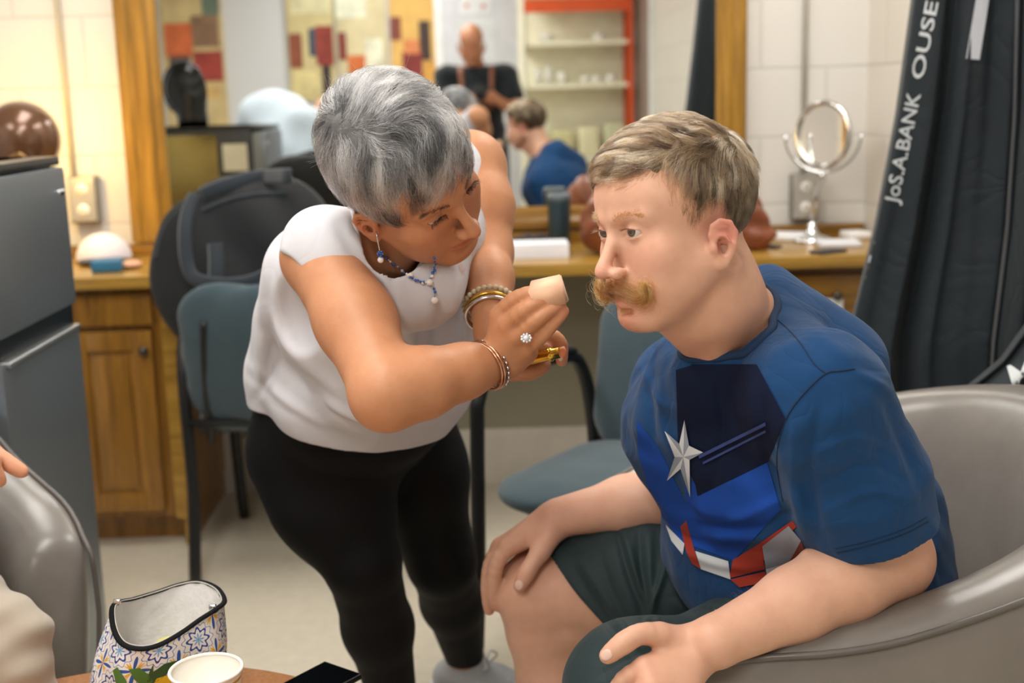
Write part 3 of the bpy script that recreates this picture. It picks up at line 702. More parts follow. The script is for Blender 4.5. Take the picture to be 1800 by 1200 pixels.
q = PZ(1013, 425, CT); e = empty('clear_bottle', q, 'tiny clear bottle standing between the white box and the seated man', 'bottle')
g = NT('clear_glass'); g.set(Transmission_Weight=1.0, Roughness=.05, Base_Color=(.95, .96, .95))
bm = bmesh.new(); lathe(bm, [(0, 0), (.011, 0), (.011, .035), (.006, .042), (.006, .050), (0, .050)], q, 20); obj('body', bm, g.m, e); bm = bmesh.new(); lathe(bm, [(.0, .050), (.008, .050), (.007, .062), (0, .063)], q, 16); obj('cap', bm, mat('white_plastic', 'E9E7E2', .4), e)
q = PZ(926, 405, CT); bm = bmesh.new(); F = Field(); F.k = .02
for i in range(5): F.cap((q[0]-.05+.02*i, 3.88, CT+.018), (q[0]-.03+.02*i, 3.90, CT+.02+.006*(i % 2)), .014, k=.01)
o = fld('scrunchie', F, .004, fabric('dark_brown_cloth', '2A201E', rough=.9)); tag(o, 'small dark cloth bundle by the mirror frame left of the tumbler', 'cloth')
# brown leather bag behind the seated man
def leather_bag():
    c = PZ(1185, 430, CT); x, y = c[0], 3.66
    e = empty('leather_bag', (x, y, CT), 'brown leather holdall slumped on the counter behind the man in blue', 'bag')
    t = NT('tan_leather'); v = t.coord(); t.l(t.ramp(t.noise(v, 9, 4), [(.3, lin('5E2F1C')), (.7, lin('9A5634'))]), t.b.inputs['Base Color']); t.set(Roughness=.45); t.bump(t.noise(v, 14, 3), .5, .02)
    F = Field(); F.k = .04
    F.cap((x-.17, y, CT+.085), (x+.10, y, CT+.075), .088, .075, k=.05); F.ell((x-.215, y-.01, CT+.085), (.085, .085, .100), k=.04); xr_ = float(P(1328, 400, 3.66)[0]); F.ell((xr_-.01, y, CT+.07), (.045, .05, .085), k=.04); F.ell((xr_-.015, y, CT+.12), (.018, .03, .035), k=.03); F.cap((x+.10, y, CT+.07), (x+.215, y-.02, CT+.02), .06, .02, k=.04); F.cap((x+.16, y-.02, CT+.03), (x+.265, y-.03, CT+.045), .018, .014, k=.02); F.plane((0, 0, CT+.004), (0, 0, -1), .004)
    F.disp(lambda q: .007*np.sin(q@np.array((38, 25, 30.)))*np.sin(q@np.array((-20, 40, 48.)))); b = fld('body', F, .005, t.m, e)
    bm = bmesh.new(); tube(bm, catmull([(x-.12, y-.07, CT+.14), (x-.11, y-.09, CT+.20), (x-.02, y-.09, CT+.215), (x+.05, y-.07, CT+.15)], 6), .008, 8); obj('handle', bm, mat('dark_strap', '3A1E14', .5), e)
    bm = bmesh.new(); tube(bm, catmull([(x-.24, y-.02, CT+.13), (x-.20, y-.02, CT+.19), (x-.17, y, CT+.20), (x-.15, y+.02, CT+.17)], 5), .012, 8, flat=.4); obj('collar_strap', bm, M_BPL, e)
leather_bag()
# round makeup mirror on a chrome stand
def makeup_mirror():
    c = P(1447, 237, 3.80); e = empty('makeup_mirror', (c[0], 3.80, CT), 'round chrome makeup mirror on a stand at the counter end', 'mirror')
    CH = mat('chrome', 'D4D6D8', .08, 1.0, var=0); n = _n((-.80, -.60, .02)); r_ = .096
    bm = bmesh.new(); tube(bm, [c+r_*(math.cos(a)*_n(np.cross(n, (0, 0, 1)))+math.sin(a)*_n(np.cross(np.cross(n, (0, 0, 1)), n))) for a in np.linspace(0, 2*PI, 48, endpoint=False)], .009, 12, closed=True); obj('rim', bm, CH, e)
    g = NT('makeup_glass'); g.set(Metallic=1.0, Roughness=.03, Base_Color=(.9, .9, .88))
    bm = bmesh.new(); prof = [(r_*k_, -.003*(1-k_*k_)) for k_ in (0, .1, .2, .3, .4, .5, .6, .7, .8, .9, 1)]+[(r_, -.001), (r_, -.006), (0, -.009)]; lathe(bm, prof, c, 48, n); obj('glass', bm, g.m, e)
    u = np.array((0, 0, 1.)); sd = np.array((-.93, .36, 0))
    bm = bmesh.new(); R_ = r_+.016; tube(bm, [c+R_*(math.cos(a)*sd+math.sin(a)*u) for a in np.linspace(PI, 2*PI, 28)], .005, 8); tube(bm, [c-u*R_, (c[0]+.005, 3.80, c[2]-R_-.02), (c[0]-.015, 3.80, c[2]-R_-.05), (c[0]-.028, 3.80, CT+.05)], .0075, 12); blob(bm, c-u*(R_+.01), .012, 16); obj('stem', bm, CH, e)
    bm = bmesh.new(); lathe(bm, [(0, 0), (.062, 0), (.064, .006), (.052, .014), (.024, .022), (.014, .04), (.010, .06), (0, .062)], (c[0]-.028, 3.80, CT), 32); obj('base', bm, CH, e)
makeup_mirror()
# white cases, cloths and lids next to it
for i, (px, py, s, col, nm, lab) in enumerate(((1378, 420, (.13, .10, .022), 'E6E8EC', 'powder_case', 'white flat case lying left of the makeup mirror base'), (1455, 425, (.12, .09, .018), 'DDE0E6', 'white_tray', 'white flat tray in front of the makeup mirror base'), (1500, 418, (.07, .08, .024), 'E9E9EA', 'tissue_pack', 'small white pack at the wall end of the counter'), (1440, 437, (.10, .05, .008), '1E2430', 'dark_pouch', 'thin dark pouch near the counter edge below the makeup mirror'), (1352, 432, (.030, .05, .008), '30343A', 'key_fob', 'tiny dark key fob beside the leather bag'))):
    q = PZ(px, py, CT); y = min(q[1], 3.90 if i < 3 else 3.7); b2 = bmesh.new(); bx(b2, (q[0], (y-.02 if i != 3 else 3.52) if i != 1 else 3.66, CT+s[2]/2), s, Matrix.Rotation(.3*i-.4, 3, 'Z'), s[2]*.4, 3); tag(obj(nm, b2, mat(nm, col, .4)), lab, nm.split('_')[-1])
# left end of the counter: cap, blue case, brush
q = P(176, 410, 3.80)
e = empty('baseball_cap', (q[0], 3.80, CT), 'pale cap lying on the counter beside the blue case', 'cap')
F = Field(); F.k = .01; F.ell((q[0], 3.82, CT+.008), (.082, .085, .080), k=.01); F.plane((0, 0, CT+.006), (0, 0, -1), .004); F.ell((q[0], 3.82, CT+.0), (.075, .078, .072), k=.003, mode='c'); fld('crown', F, .004, fabric('pale_twill', 'DDD6DC', var=.03, sheen=.1), e)
F = Field(); F.ell((q[0]+.02, 3.745, CT+.012), (.075, .065, .009), k=.01); fld('brim', F, .004, fabric('dark_twill', '2B2B30', var=.03), e)
q = P(187, 449, 3.58); b2 = bmesh.new(); bx(b2, (q[0], 3.58, CT+.018), (.085, .05, .036), Matrix.Rotation(.1, 3, 'Z'), .012, 4); tag(obj('glasses_case', b2, mat('blue_case', '2F6F92', .45)), 'small blue zip case on the left end of the counter', 'case')
q = P(228, 440, 3.64); b2 = bmesh.new(); blob(b2, (q[0], 3.64, CT+.012), (.032, .04, .012), 16); tag(obj('powder_puff', b2, mat('peach_puff', 'D9A98C', .8)), 'flat peach powder puff right of the blue case', 'puff')
# ---------------- garment bags on a rail
M_GB = fabric('black_nonwoven', '1F272C', var=.10, scale=500, rough=.65, sheen=.1, wr=.25, wrs=7)
M_WTXT = mat('white_print', 'C9CFD2', .7)
tr = empty('garment_rail', (XR-.1, 2.66, 1.98), 'black clothes rail fixed to the right wall holding the black suit bags', 'clothes rail')
bm = bmesh.new(); tube(bm, [(.55, 2.66, 1.995), (XR, 2.66, 1.995)], .012, 12); obj('top_bar', bm, M_BLK, tr)
bm = bmesh.new(); tube(bm, [(.58, 2.66, 1.995), (.58, 2.66, ZC)], .008, 12); obj('drop_rod', bm, M_BLK, tr)
def garment_bag(Lp, Rp, D, folds, lab, zbot, seed, th=.10, top=True):
    """Lp, Rp: left and right outline (pixel x by pixel row) at distance D; folds: profile across"""
    ys = [p[1] for p in Lp]; n = 60; nu = 56; rr = np.random.default_rng(seed); ph = rr.random(6)*6
    bm = bmesh.new(); F_, B_ = [], []
    for i in range(n):
        y = ys[0]+(ys[-1]-ys[0])*i/(n-1); xl = np.interp(y, ys, [p[0] for p in Lp]); xr_ = np.interp(y, [p[1] for p in Rp], [p[0] for p in Rp])
        a, b = P(xl, y, D[0]), P(xr_, y, D[1]); rf, rb = [], []
        k = i/(n-1)
        for j in range(nu):
            u = j/(nu-1); fo = np.interp(u, [q[0] for q in folds], [q[1] for q in folds]); fo *= .5+.7*k
            fo += .006*math.sin(u*19+ph[0]+k*2)+.004*math.sin(u*37+ph[1]-k*3)+.006*math.sin(k*9+ph[2]+u*4)
            e_ = math.sin(PI*min(1, max(0, u)))**.35
            p = a*(1-u)+b*u; rf.append(bm.verts.new(Vector(p+np.array((0, fo-.0, 0))))); rb.append(bm.verts.new(Vector(p+np.array((0, fo*.3+th*e_+.002, 0)))))
        F_.append(rf); B_.append(rb)
    for i in range(n-1):
        for j in range(nu-1): bm.faces.new((F_[i][j], F_[i+1][j], F_[i+1][j+1], F_[i][j+1])); bm.faces.new((B_[i][j+1], B_[i+1][j+1], B_[i+1][j], B_[i][j]))
        bm.faces.new((F_[i][0], B_[i][0], B_[i+1][0], F_[i+1][0])); bm.faces.new((F_[i][-1], F_[i+1][-1], B_[i+1][-1], B_[i][-1]))
    for R1, R2 in ((F_[0], B_[0]), (F_[-1], B_[-1])):
        for j in range(nu-1): bm.faces.new((R1[j], R1[j+1], R2[j+1], R2[j]))
    bmesh.ops.recalc_face_normals(bm, faces=bm.faces)
    tp = P((Lp[0][0]+Rp[0][0])/2, ys[0], (D[0]+D[1])/2)
    e = empty('suit_bag', tp, lab, 'garment bag'); o = obj('cover', bm, M_GB, e)
    if top:
        bm = bmesh.new(); x, y, z = tp[0], 2.66, tp[2]; tube(bm, catmull([(x, y+.0, z-.01), (x, y, 1.95), (x+.0, y-.02, 1.985), (x, y-.012, 2.006), (x, y+.012, 2.004), (x, y+.018, 1.985)], 6), .0025, 8); obj('hanger_hook', bm, mat('hook_steel', 'A8A8A8', .3, 1), e)
    return e, o
G1 = garment_bag([(1640, -260), (1607, 0), (1578, 200), (1540, 400), (1492, 600), (1475, 850)], [(1800, -260), (1835, 0), (1832, 200), (1822, 400), (1800, 600), (1800, 850)], (2.62, 2.50), [(0, .0), (.22, -.045), (.34, .02), (.40, -.06), (.72, -.075), (.82, .0), (1, -.02)], 'long black suit bag with white lettering down its side beside the makeup mirror', .5, 1)
G2 = garment_bag([(1800, -260), (1800, 0), (1795, 200), (1780, 400), (1755, 600), (1740, 850)], [(1960, -260), (2000, 0), (2000, 200), (2000, 400), (2010, 600), (2010, 850)], (2.36, 2.22), [(0, .03), (.08, -.03), (.3, .02), (.5, -.03), (.8, .02), (1, 0)], 'dark blue black suit bag hanging behind the armchair at the frame edge', .5, 2)
G3 = garment_bag([(1960, 300), (1900, 450), (1830, 560), (1770, 640), (1690, 705), (1690, 800)], [(2060, 300), (2070, 450), (2070, 560), (2060, 640), (2050, 705), (2040, 800)], (2.10, 2.02), [(0, .03), (.12, -.01), (.4, .03), (.7, -.02), (1, 0)], 'folded lower black suit bag with a white letter M above the armchair', .5, 3, top=False)
# ---------------- projecting flat shapes on to a surface
def decal(name, polys, mats, target, parent, cell=5.0, off=.0012, src=None, proj=None):
    """polys: (convex polygon in a picture plane, material slot); laid on the target's surface"""
    T_ = target if isinstance(target, BVHTree) else bvh(target); bm = bmesh.new(); src = Vector(CAMP) if src is None else Vector(src)
    proj = proj or (lambda x, y: ray(x, y))
    for poly, mi, *o_ in polys:
        o_ = o_[0] if o_ else off; b = bmesh.new(); x0, x1 = min(p[0] for p in poly), max(p[0] for p in poly); y0, y1 = min(p[1] for p in poly), max(p[1] for p in poly)
        nx, ny = max(1, int((x1-x0)/cell)), max(1, int((y1-y0)/cell))
        bmesh.ops.create_grid(b, x_segments=nx, y_segments=ny, size=.5, matrix=Matrix.Translation(((x0+x1)/2, (y0+y1)/2, 0)) @ Matrix.Diagonal((x1-x0+.01, y1-y0+.01, 1, 1)))
        ar = sum(poly[i][0]*poly[(i+1) % len(poly)][1]-poly[(i+1) % len(poly)][0]*poly[i][1] for i in range(len(poly)))
        for i in range(len(poly)):
            a, c = poly[i], poly[(i+1) % len(poly)]; n_ = Vector((c[1]-a[1], -(c[0]-a[0]), 0))*(1 if ar > 0 else -1)
            if n_.length < 1e-9: continue
            bmesh.ops.bisect_plane(b, geom=list(b.verts)+list(b.edges)+list(b.faces), plane_co=(a[0], a[1], 0), plane_no=n_, clear_outer=True)
        vm = {}
        for v in b.verts:
            d = Vector(proj(v.co.x, v.co.y)).normalized(); h = T_.ray_cast(src, d)
            if h[0] is not None: vm[v] = bm.verts.new(h[0]-d*o_)
        for f in b.faces:
            if all(v in vm for v in f.verts):
                if max((vm[f.verts[0]].co-vm[v].co).length for v in f.verts) < .08:
                    nf = bm.faces.new([vm[v] for v in f.verts]); nf.material_index = mi
        b.free()
    return obj(name, bm, mats, parent)
def text_polys(txt, at, along, h, w=None, font_shear=0):
    """triangles of a word, laid from pixel `at` in direction `along`, letter height h"""
    cu = bpy.data.curves.new('t', 'FONT'); cu.body = txt; cu.size = 1; cu.resolution_u = 3; cu.offset = .012; o = bpy.data.objects.new('t', cu); COL.objects.link(o)
    bpy.context.view_layer.update(); me = o.to_mesh(); me.calc_loop_triangles(); V = [v.co.copy() for v in me.vertices]; tris = [tuple(t.vertices) for t in me.loop_triangles]
    W = max(v.x for v in V); a = _n(along); up = np.array((a[1], -a[0])); L = w if w else W*h
    out = []
    for t in tris: out.append(([tuple(np.array(at)+a*(V[i].x/W*L)+up*V[i].y*h) for i in t], 0))
    o.to_mesh_clear(); bpy.data.objects.remove(o); return out
decal('side_lettering', text_polys('JoS.A.BANK', (1578, 357), (.21, -1), 34, 196), [M_WTXT], G1[1], G1[1], 8, .0015)
decal('side_lettering', text_polys('OUSE', (1622, 142), (.20, -1), 32, 140), [M_WTXT], G1[1], G1[1], 8, .0015)
decal('small_lettering', text_polys('MEN', (1520, 492), (.26, -1), 20, 70), [M_WTXT], G1[1], G1[1], 8, .0015)
decal('hem_letter', text_polys('M', (1778, 685), (.95, -.28), 62), [M_WTXT], G3[1], G3[1], 8, .0015)
decal('window_tag', [([(1722, -40), (1745, -40), (1722, 105), (1698, 103)], 0)], [mat('white_label', 'C6CAD2', .5)], G1[1], G1[1], 10, .002)
# ---------------- round side table with the bag, cup and phone
tc = np.array((-.49, 1.35, 0)); e = empty('round_table', tc, 'round brown laminate coffee table at the front', 'table')
t = NT('laminate'); v = t.coord(); t.l(t.ramp(t.noise(v, 160, 4), [(.35, lin('A9744C')), (.65, lin('C08A60'))]), t.b.inputs['Base Color']); t.set(Roughness=.35)
bm = bmesh.new(); lathe(bm, [(0, .425), (.392, .425), (.400, .430), (.400, .445), (.394, .450), (0, .450)], tc, 96); auto_sharp(obj('tabletop', bm, t.m, e), 60)
bm = bmesh.new(); lathe(bm, [(0, 0), (.22, 0), (.22, .012), (.05, .03), (.035, .06), (.035, .40), (.10, .425), (0, .426)], tc, 48); obj('pedestal', bm, M_BLK, e)
TZ = .45
# paper cup
q = P(362, 1176, 1.50); e = empty('paper_cup', (q[0], 1.50, TZ), 'white paper cup with a rolled rim standing on the round table', 'cup')
h_ = q[2]-TZ; r_ = .0455
bm = bmesh.new(); lathe(bm, [(0, .006), (r_*.70, .006), (r_*.72, 0), (r_*.98, h_-.004), (r_*1.0, h_), (r_*.965, h_-.003), (r_*.70, .010), (0, .010)], (q[0], 1.5, TZ), 64); cup = obj('body', bm, mat('cup_paper', 'F2EEE4', .55, var=.01), e)
bm = bmesh.new(); tube(bm, [(q[0]+r_*math.cos(a), 1.5+r_*math.sin(a), TZ+h_) for a in np.linspace(0, 2*PI, 64, endpoint=False)], .0022, 10, closed=True); obj('rim', bm, mat('cup_rim', 'F6F3EA', .5, var=.0), e)
bm = bmesh.new(); lathe(bm, [(r_*.85, h_*.55), (r_*.965, h_*.92), (r_*.97, h_*.92), (r_*.855, h_*.55)], (q[0], 1.5, TZ), 64); obj('printed_band', bm, mat('yellow_band', 'C9952E', .5), e)
# phone
a, b, c_ = P(545, 1172, 1.62), PZ(505, 1205, TZ), PZ(600, 1190, TZ)
pc = PZ(534, 1212, TZ); yaw = math.atan2(.62, .78)
e = empty('phone', (pc[0], pc[1], TZ), 'black phone lying face up at the edge of the round table', 'phone')
bm = bmesh.new(); bx(bm, (pc[0]+.005, pc[1]-.012, TZ+.0055), (.150, .075, .009), Matrix.Rotation(math.radians(52), 3, 'Z'), .0035, 3); obj('body', bm, mat('phone_case', '0C0D10', .35), e)
bm = bmesh.new(); bx(bm, (pc[0]+.005, pc[1]-.012, TZ+.0105), (.144, .069, .0008), Matrix.Rotation(math.radians(52), 3, 'Z')); obj('screen', bm, mat('phone_glass', '05070A', .06), e, False)
# ================================================================== people: shared anatomy
def skin_mat(name, base, sss=0.12, rough=0.5, bumpy=0.25, fold=0.0):
    t = NT(name); a = t.new('ShaderNodeAttribute'); a.attribute_name = 'tint'
    v = t.coord()
    f = t.noise(v, 55, 4); g = t.noise(v, 9, 3)
    c = t.mix(1.0, a.outputs['Color'], t.ramp(f, [(0.3, (0.93, 0.90, 0.88)), (0.7, (1.0, 1.0, 1.0))]), 'MULTIPLY')
    c = t.mix(1.0, c, t.ramp(g, [(0.3, (0.95, 0.90, 0.88)), (0.7, (1.02, 1.0, 1.0))]), 'MULTIPLY')
    t.l(c, t.b.inputs['Base Color'])
    t.set(Roughness=rough, Subsurface_Weight=sss, Subsurface_Radius=(0.012, 0.005, 0.003), Subsurface_Scale=1.0, Specular_IOR_Level=0.4)
    b = t.bump(t.noise(v, 700, 3), bumpy, 0.0004)
    b = t.bump(t.noise(v, 160, 3), bumpy*0.8, 0.0006, b)
    if fold: t.bump(t.noise(t.coord('Object', (1, 1, 0.3)), 90, 4), fold, 0.0015, b)
    return t.m
def head(F, R, O, p):
    """p: shape numbers; local axes x right, y forward, z up, eyes at z=0"""
    F.frame(R, O); g = p.get
    F.ell((0, -.012, .036), (.076*g('w', 1), .096, .086), k=.02)
    F.ell((0, .040, .032), (.060*g('w', 1), .047, .052), k=.035)
    F.ell((0, .032, -.035), (.058*g('w', 1), .052, .062), k=.03)
    for s in (-1, 1):
        F.cap((s*.058*g('jaw', 1), .002, -.050), (s*.020, .066, -.104), .020*g('jowl', 1), .015, k=.028)
        F.ell((s*.040, .044, -.060), (.025, .032, .034)*np.array(g('cheek', 1)), k=.028)                     # cheek flesh
        F.ell((s*.041, .056, -.028), (.022, .018, .018), k=.026)                     # cheekbone
        F.cap((s*.012, .0845, .016), (s*.046, .070, .016), .0085, .007, k=.012)      # brow
    F.ell((0, .074, -.103+g('chin', 0)), (.019, .014, .014), k=.018)
    F.ell((0, .040, -.092), (.036, .034, .026), k=.025)
    F.ell((0, .070, -.068), (.027, .020, .020), k=.015)                              # muzzle
    for s in (-1, 1): F.ell((s*.031, .093, .001), (.0155, .0135, .0105), k=.012, mode='c')
    nl = g('nose', 1.0)
    F.chain([(0, .080, .010), (0, .092, -.012), (0, .099+.007*nl, -.034)], [.0065, .0068, .0085], k=.010)
    F.ell((0, .103+.007*nl, -.0415), (.0098, .0095, .0088), k=.006)
    for s in (-1, 1): F.ell((s*.0115*g('alar', 1), .0945+.003*nl, -.0455), (.0066, .0105, .0070), k=.008)
    for s in (-1, 1): F.ell((s*.0062, .1005+.004*nl, -.0520), (.0030, .0055, .0036), k=.002, mode='c')
    F.cap((0, .0905, -.054), (0, .0895, -.062), .0022, .003, k=.006, mode='c')       # philtrum
    # lips
    lo = g('open', .0)
    for s in (-1, 1):
        F.chain([(0, .0890, -.0675), (s*.009, .0885, -.0660), (s*.017, .0840, -.0690), (s*.0235, .0775, -.0725)], [.0042, .0044, .0034, .0020], k=.004)
        F.chain([(0, .0875, -.0785-lo), (s*.010, .0865, -.0780-lo), (s*.0185, .0815, -.0755-lo*.5), (s*.0235, .0775, -.0730)], [.0054, .0050, .0035, .0018], k=.004)
        F.chain([(0, .0935, -.0722-lo*.45), (s*.011, .0915, -.0718-lo*.45), (s*.0225, .0820, -.0732)], [.0010+lo*.5, .0009+lo*.4, .0006], k=.0015, mode='c')
    F.cap((-.010, .0855, -.0895-lo), (.010, .0855, -.0895-lo), .003, k=.008, mode='c')
    # eyes: lids as a shell round the eyeball, opened by an almond cut
    for s in (-1, 1):
        e = np.array((s*.0312, .0745, .0))
        F.ell(e, (.0137, .0135, .0130), k=.004)
        a = g('lid', .0048); dz = g('lidz', 0)
        F.ell(e+(s*.0012, .013, dz), (.0138*g('lidw', 1), .016, a), k=.0012, mode='c')
        F.chain([e+(-s*.013, .0085, .0055), e+(0, .0125, .0095), e+(s*.0135, .007, .0045)], [.0012, .0016, .0012], k=.003, mode='c') # lid crease
    # ears
    for s in (-1, 1):
        E = np.array((s*.0725*g('w', 1), -.001, -.029)); q = g('ear', 1.0)
        def e3(y, z, x=0): return E+np.array((s*(.004+x+max(0, .012-y)*.42)*q, y*q, z*q))
        F.cap(e3(.006, -.004), e3(-.010, .004), .006, .005, k=.008)
        F.ell(e3(-.004, .001, .001), (.0036, .0165*q, .026*q), k=.004, ax=rot((0, 0, 1), s*23))
        F.chain([e3(.008, -.001), e3(.010, .013), e3(.006, .025), e3(-.004, .0305, .001), e3(-.0150, .026, .002), e3(-.0205, .012, .002), e3(-.0185, -.004, .001), e3(-.0125, -.017), e3(-.004, -.0275)],
                [.0026, .0028, .0030, .0031, .0031, .0031, .0030, .0028, .004], k=.002)
        F.ell(e3(.001, -.027), (.0032, .0075*q, .0085*q), k=.004)
        F.ell(e3(-.001, -.004, .006), (.0090, .0085*q, .0130*q), k=.002, mode='c')
        F.chain([e3(.0, .017, .004), e3(-.010, .015, .004), e3(-.014, .004, .003)], [.0028, .0030, .0024], k=.0015, mode='c')
        F.ell(e3(.0080, -.005, .002), (.0035, .0035, .0055), k=.003)
    return F
def fingers(F, fs, k=.003, kb=.008):
    """each finger: (list of joint points, list of radii)"""
    for pts, rad in fs:
        s = Field(); s.k = 0.0015; s.frame(F.M, F.t)
        pts = catmull(pts, 3); rr = np.interp(np.linspace(0, len(rad)-1, len(pts)), range(len(rad)), rad)
        for i in range(len(pts)-1): s.cap(pts[i], pts[i+1], rr[i], rr[i+1], k=.002)
        F.add(s, k=k)
    return F
def eyeball(name, R, O, s, look, parent, iris, up=0.0):
    c = R @ np.array((s*.0312, .0745, .0)) + O
    bm = bmesh.new(); bmesh.ops.create_uvsphere(bm, u_segments=32, v_segments=24, radius=.0121)
    me = bpy.data.meshes.new(name); bm.to_mesh(me); bm.free()
    L = _n(look); o = link(name, me, iris, parent)
    q = Vector((0, 0, 1)).rotation_difference(Vector(L))
    M = Matrix.Translation(Vector(c)) @ q.to_matrix().to_4x4()
    me.transform(M); 
    # the pole of the ball is the gaze: its colours come from the angle to the gaze
    V = np.array([v.co[:] for v in me.vertices])-c
    return o
def eye_mat(name, look_c, iris, pairs):
    """iris drawn by the distance on the ball from the gaze axis; pairs (centre, look)"""
    t = NT(name); geo = t.new('ShaderNodeTexCoord'); c, look = pairs
    pt = np.array(c)+_n(look)*.0121
    d = t.new('ShaderNodeVectorMath', operation='DISTANCE'); t.l(geo.outputs['Object'], d.inputs[0]); d.inputs[1].default_value = tuple(pt)
    mr = t.new('ShaderNodeMath', operation='MULTIPLY'); t.l(d.outputs['Value'], mr.inputs[0]); mr.inputs[1].default_value = 1/.012
    col = t.ramp(mr.outputs[0], [(0.0, (.004, .004, .004)), (0.19, (.004, .004, .004)), (0.23, iris), (0.42, tuple(x*.8 for x in iris)), (0.50, tuple(x*.25 for x in iris)), (0.56, (.62, .56, .52)), (1.0, (.60, .48, .44))])
    t.l(col, t.b.inputs['Base Color']); t.set(Roughness=.06, Specular_IOR_Level=.6, Coat_Weight=1.0, Coat_Roughness=.02); return t.m
def painter(base, spots):
    """spots: (centre, radius, colour, strength[, squash axis vectors]) tints of the skin, and shade painted in an ear hollow"""
    base = np.array(base)
    def fn(V):
        C = np.tile(base, (len(V), 1))
        for sp in spots:
            c, r, col, st = sp[:4]; x = V-np.array(c)
            if len(sp) > 4: x = x @ sp[4]; d = np.linalg.norm(x/np.array(r), axis=1)
            else: d = np.linalg.norm(x, axis=1)/r
            wgt = (np.exp(-d**2*1.5)*st)[:, None] if len(sp) < 6 else (1/(1+np.exp((d-1)*sp[5]))*st)[:, None]
            C = C*(1-wgt)+np.array(col)*wgt
        return C
    return fn
def hair_mat(name, stops, rough=.35, shade=False):
    t = NT(name); t.n.remove(t.b)
    if shade: h = t.new('ShaderNodeAttribute'); h.attribute_name = 'shade'; c = t.ramp(h.outputs['Fac'], stops)
    else: h = t.new('ShaderNodeHairInfo'); c = t.ramp(h.outputs['Random'], stops)
    b = t.new('ShaderNodeBsdfHairPrincipled'); b.parametrization = 'COLOR'; t.l(c, b.inputs['Color'])
    b.inputs['Roughness'].default_value = rough; b.inputs['Radial Roughness'].default_value = .45
    for nm in ('Random Roughness', 'Random Color'):
        if nm in b.inputs: b.inputs[nm].default_value = 0.2
    t.l(b.outputs[0], t.out.inputs[0]); return t.m
def grow(roots, normals, flow, steps, length, lift, R, O, shell, rng, curl=0.0, clump=0.0, jitter=.25, grav=0.0):
    """strands that follow a flow over the head; shell(p_local)->signed height over the scalp & gradient"""
    n = len(roots); out = np.zeros((n, steps, 3)); p = roots.copy(); L = length[:, None]/(steps-1)
    seed = rng.normal(size=(n, 3))*jitter; prev = None
    for i in range(steps):
        out[:, i] = p; t = i/(steps-1)
        hgt, nr = shell(p)
        d = flow(p, t)+seed*(0.4+t); d = d-(d*nr).sum(1, keepdims=True)*nr
        d /= np.linalg.norm(d, axis=1, keepdims=True)+1e-9
        target = lift[:, None]*np.sin(PI*min(1, t*1.15)*0.62) if lift.ndim == 1 else lift
        dd = d + nr*(np.clip((target-hgt[:, None])/np.maximum(L, 1e-5)*0.5, -.9, .9))
        if curl: dd = dd + curl*np.sin(t*9+seed[:, :1]*8)*np.cross(nr, d)
        if grav: dd = dd + np.array((0, 0, -grav))*t
        dd /= np.linalg.norm(dd, axis=1, keepdims=True)
        if prev is not None: dd = dd*.6+prev*.4; dd /= np.linalg.norm(dd, axis=1, keepdims=True)
        prev = dd; p = p+dd*L
    return out
def ellshell(c, r):
    c = np.array(c); r = np.array(r)
    def f(p):
        q = p-c; k0 = np.linalg.norm(q/r, axis=1); g = q/(r*r); k1 = np.linalg.norm(g, axis=1)
        return k0*(k0-1)/k1, g/k1[:, None]
    return f
def fieldshell(C, R, O):
    """height over, and outward direction of, an implicit surface, for points in the head's own axes"""
    e = .002
    def f(p):
        W = p @ R.T + O; q = np.stack([W, W+(e, 0, 0), W+(0, e, 0), W+(0, 0, e)], 1)
        d = C.eval(q, W, .02); g = (d[:, 1:]-d[:, :1])/e; g = g/(np.linalg.norm(g, axis=1, keepdims=True)+1e-9)
        return d[:, 0], g @ R
    return f
def scalp_points(n, c, r, accept, rng):
    out = []
    while sum(len(o) for o in out) < n:
        d = rng.normal(size=(n*2, 3)); d /= np.linalg.norm(d, axis=1)[:, None]
        p = np.array(c)+d*np.array(r); w_ = accept(p); out.append(p[rng.random(len(p)) < w_])
    return np.concatenate(out)[:n]

def clump(S, per, amount, rng, keep=.35):
    """gather strands into locks; returns strands and a shade for each"""
    n, m_ = S.shape[:2]; g = rng.choice(n, max(4, n//per), replace=False); G = S[g]; R0 = S[:, 0]; near = np.zeros(n, int)
    for i in range(0, n, 2000):
        d = ((R0[i:i+2000, None]-G[None, :, 0])**2).sum(-1); near[i:i+2000] = d.argmin(1)
    t = np.linspace(0, 1, m_)[None, :, None]; w_ = amount*np.clip(t*1.3, 0, 1)**.8*(.5+.5*rng.random((n, 1, 1)))
    off = (R0-G[near][:, 0])[:, None]*keep
    out = S*(1-w_)+(G[near]+off)*w_; out += rng.normal(size=(n, 1, 3))*.0006*t
    sh = np.clip(.5+.30*rng.normal(size=len(g))[near]+.20*rng.normal(size=n), 0, 1)
    return out, sh
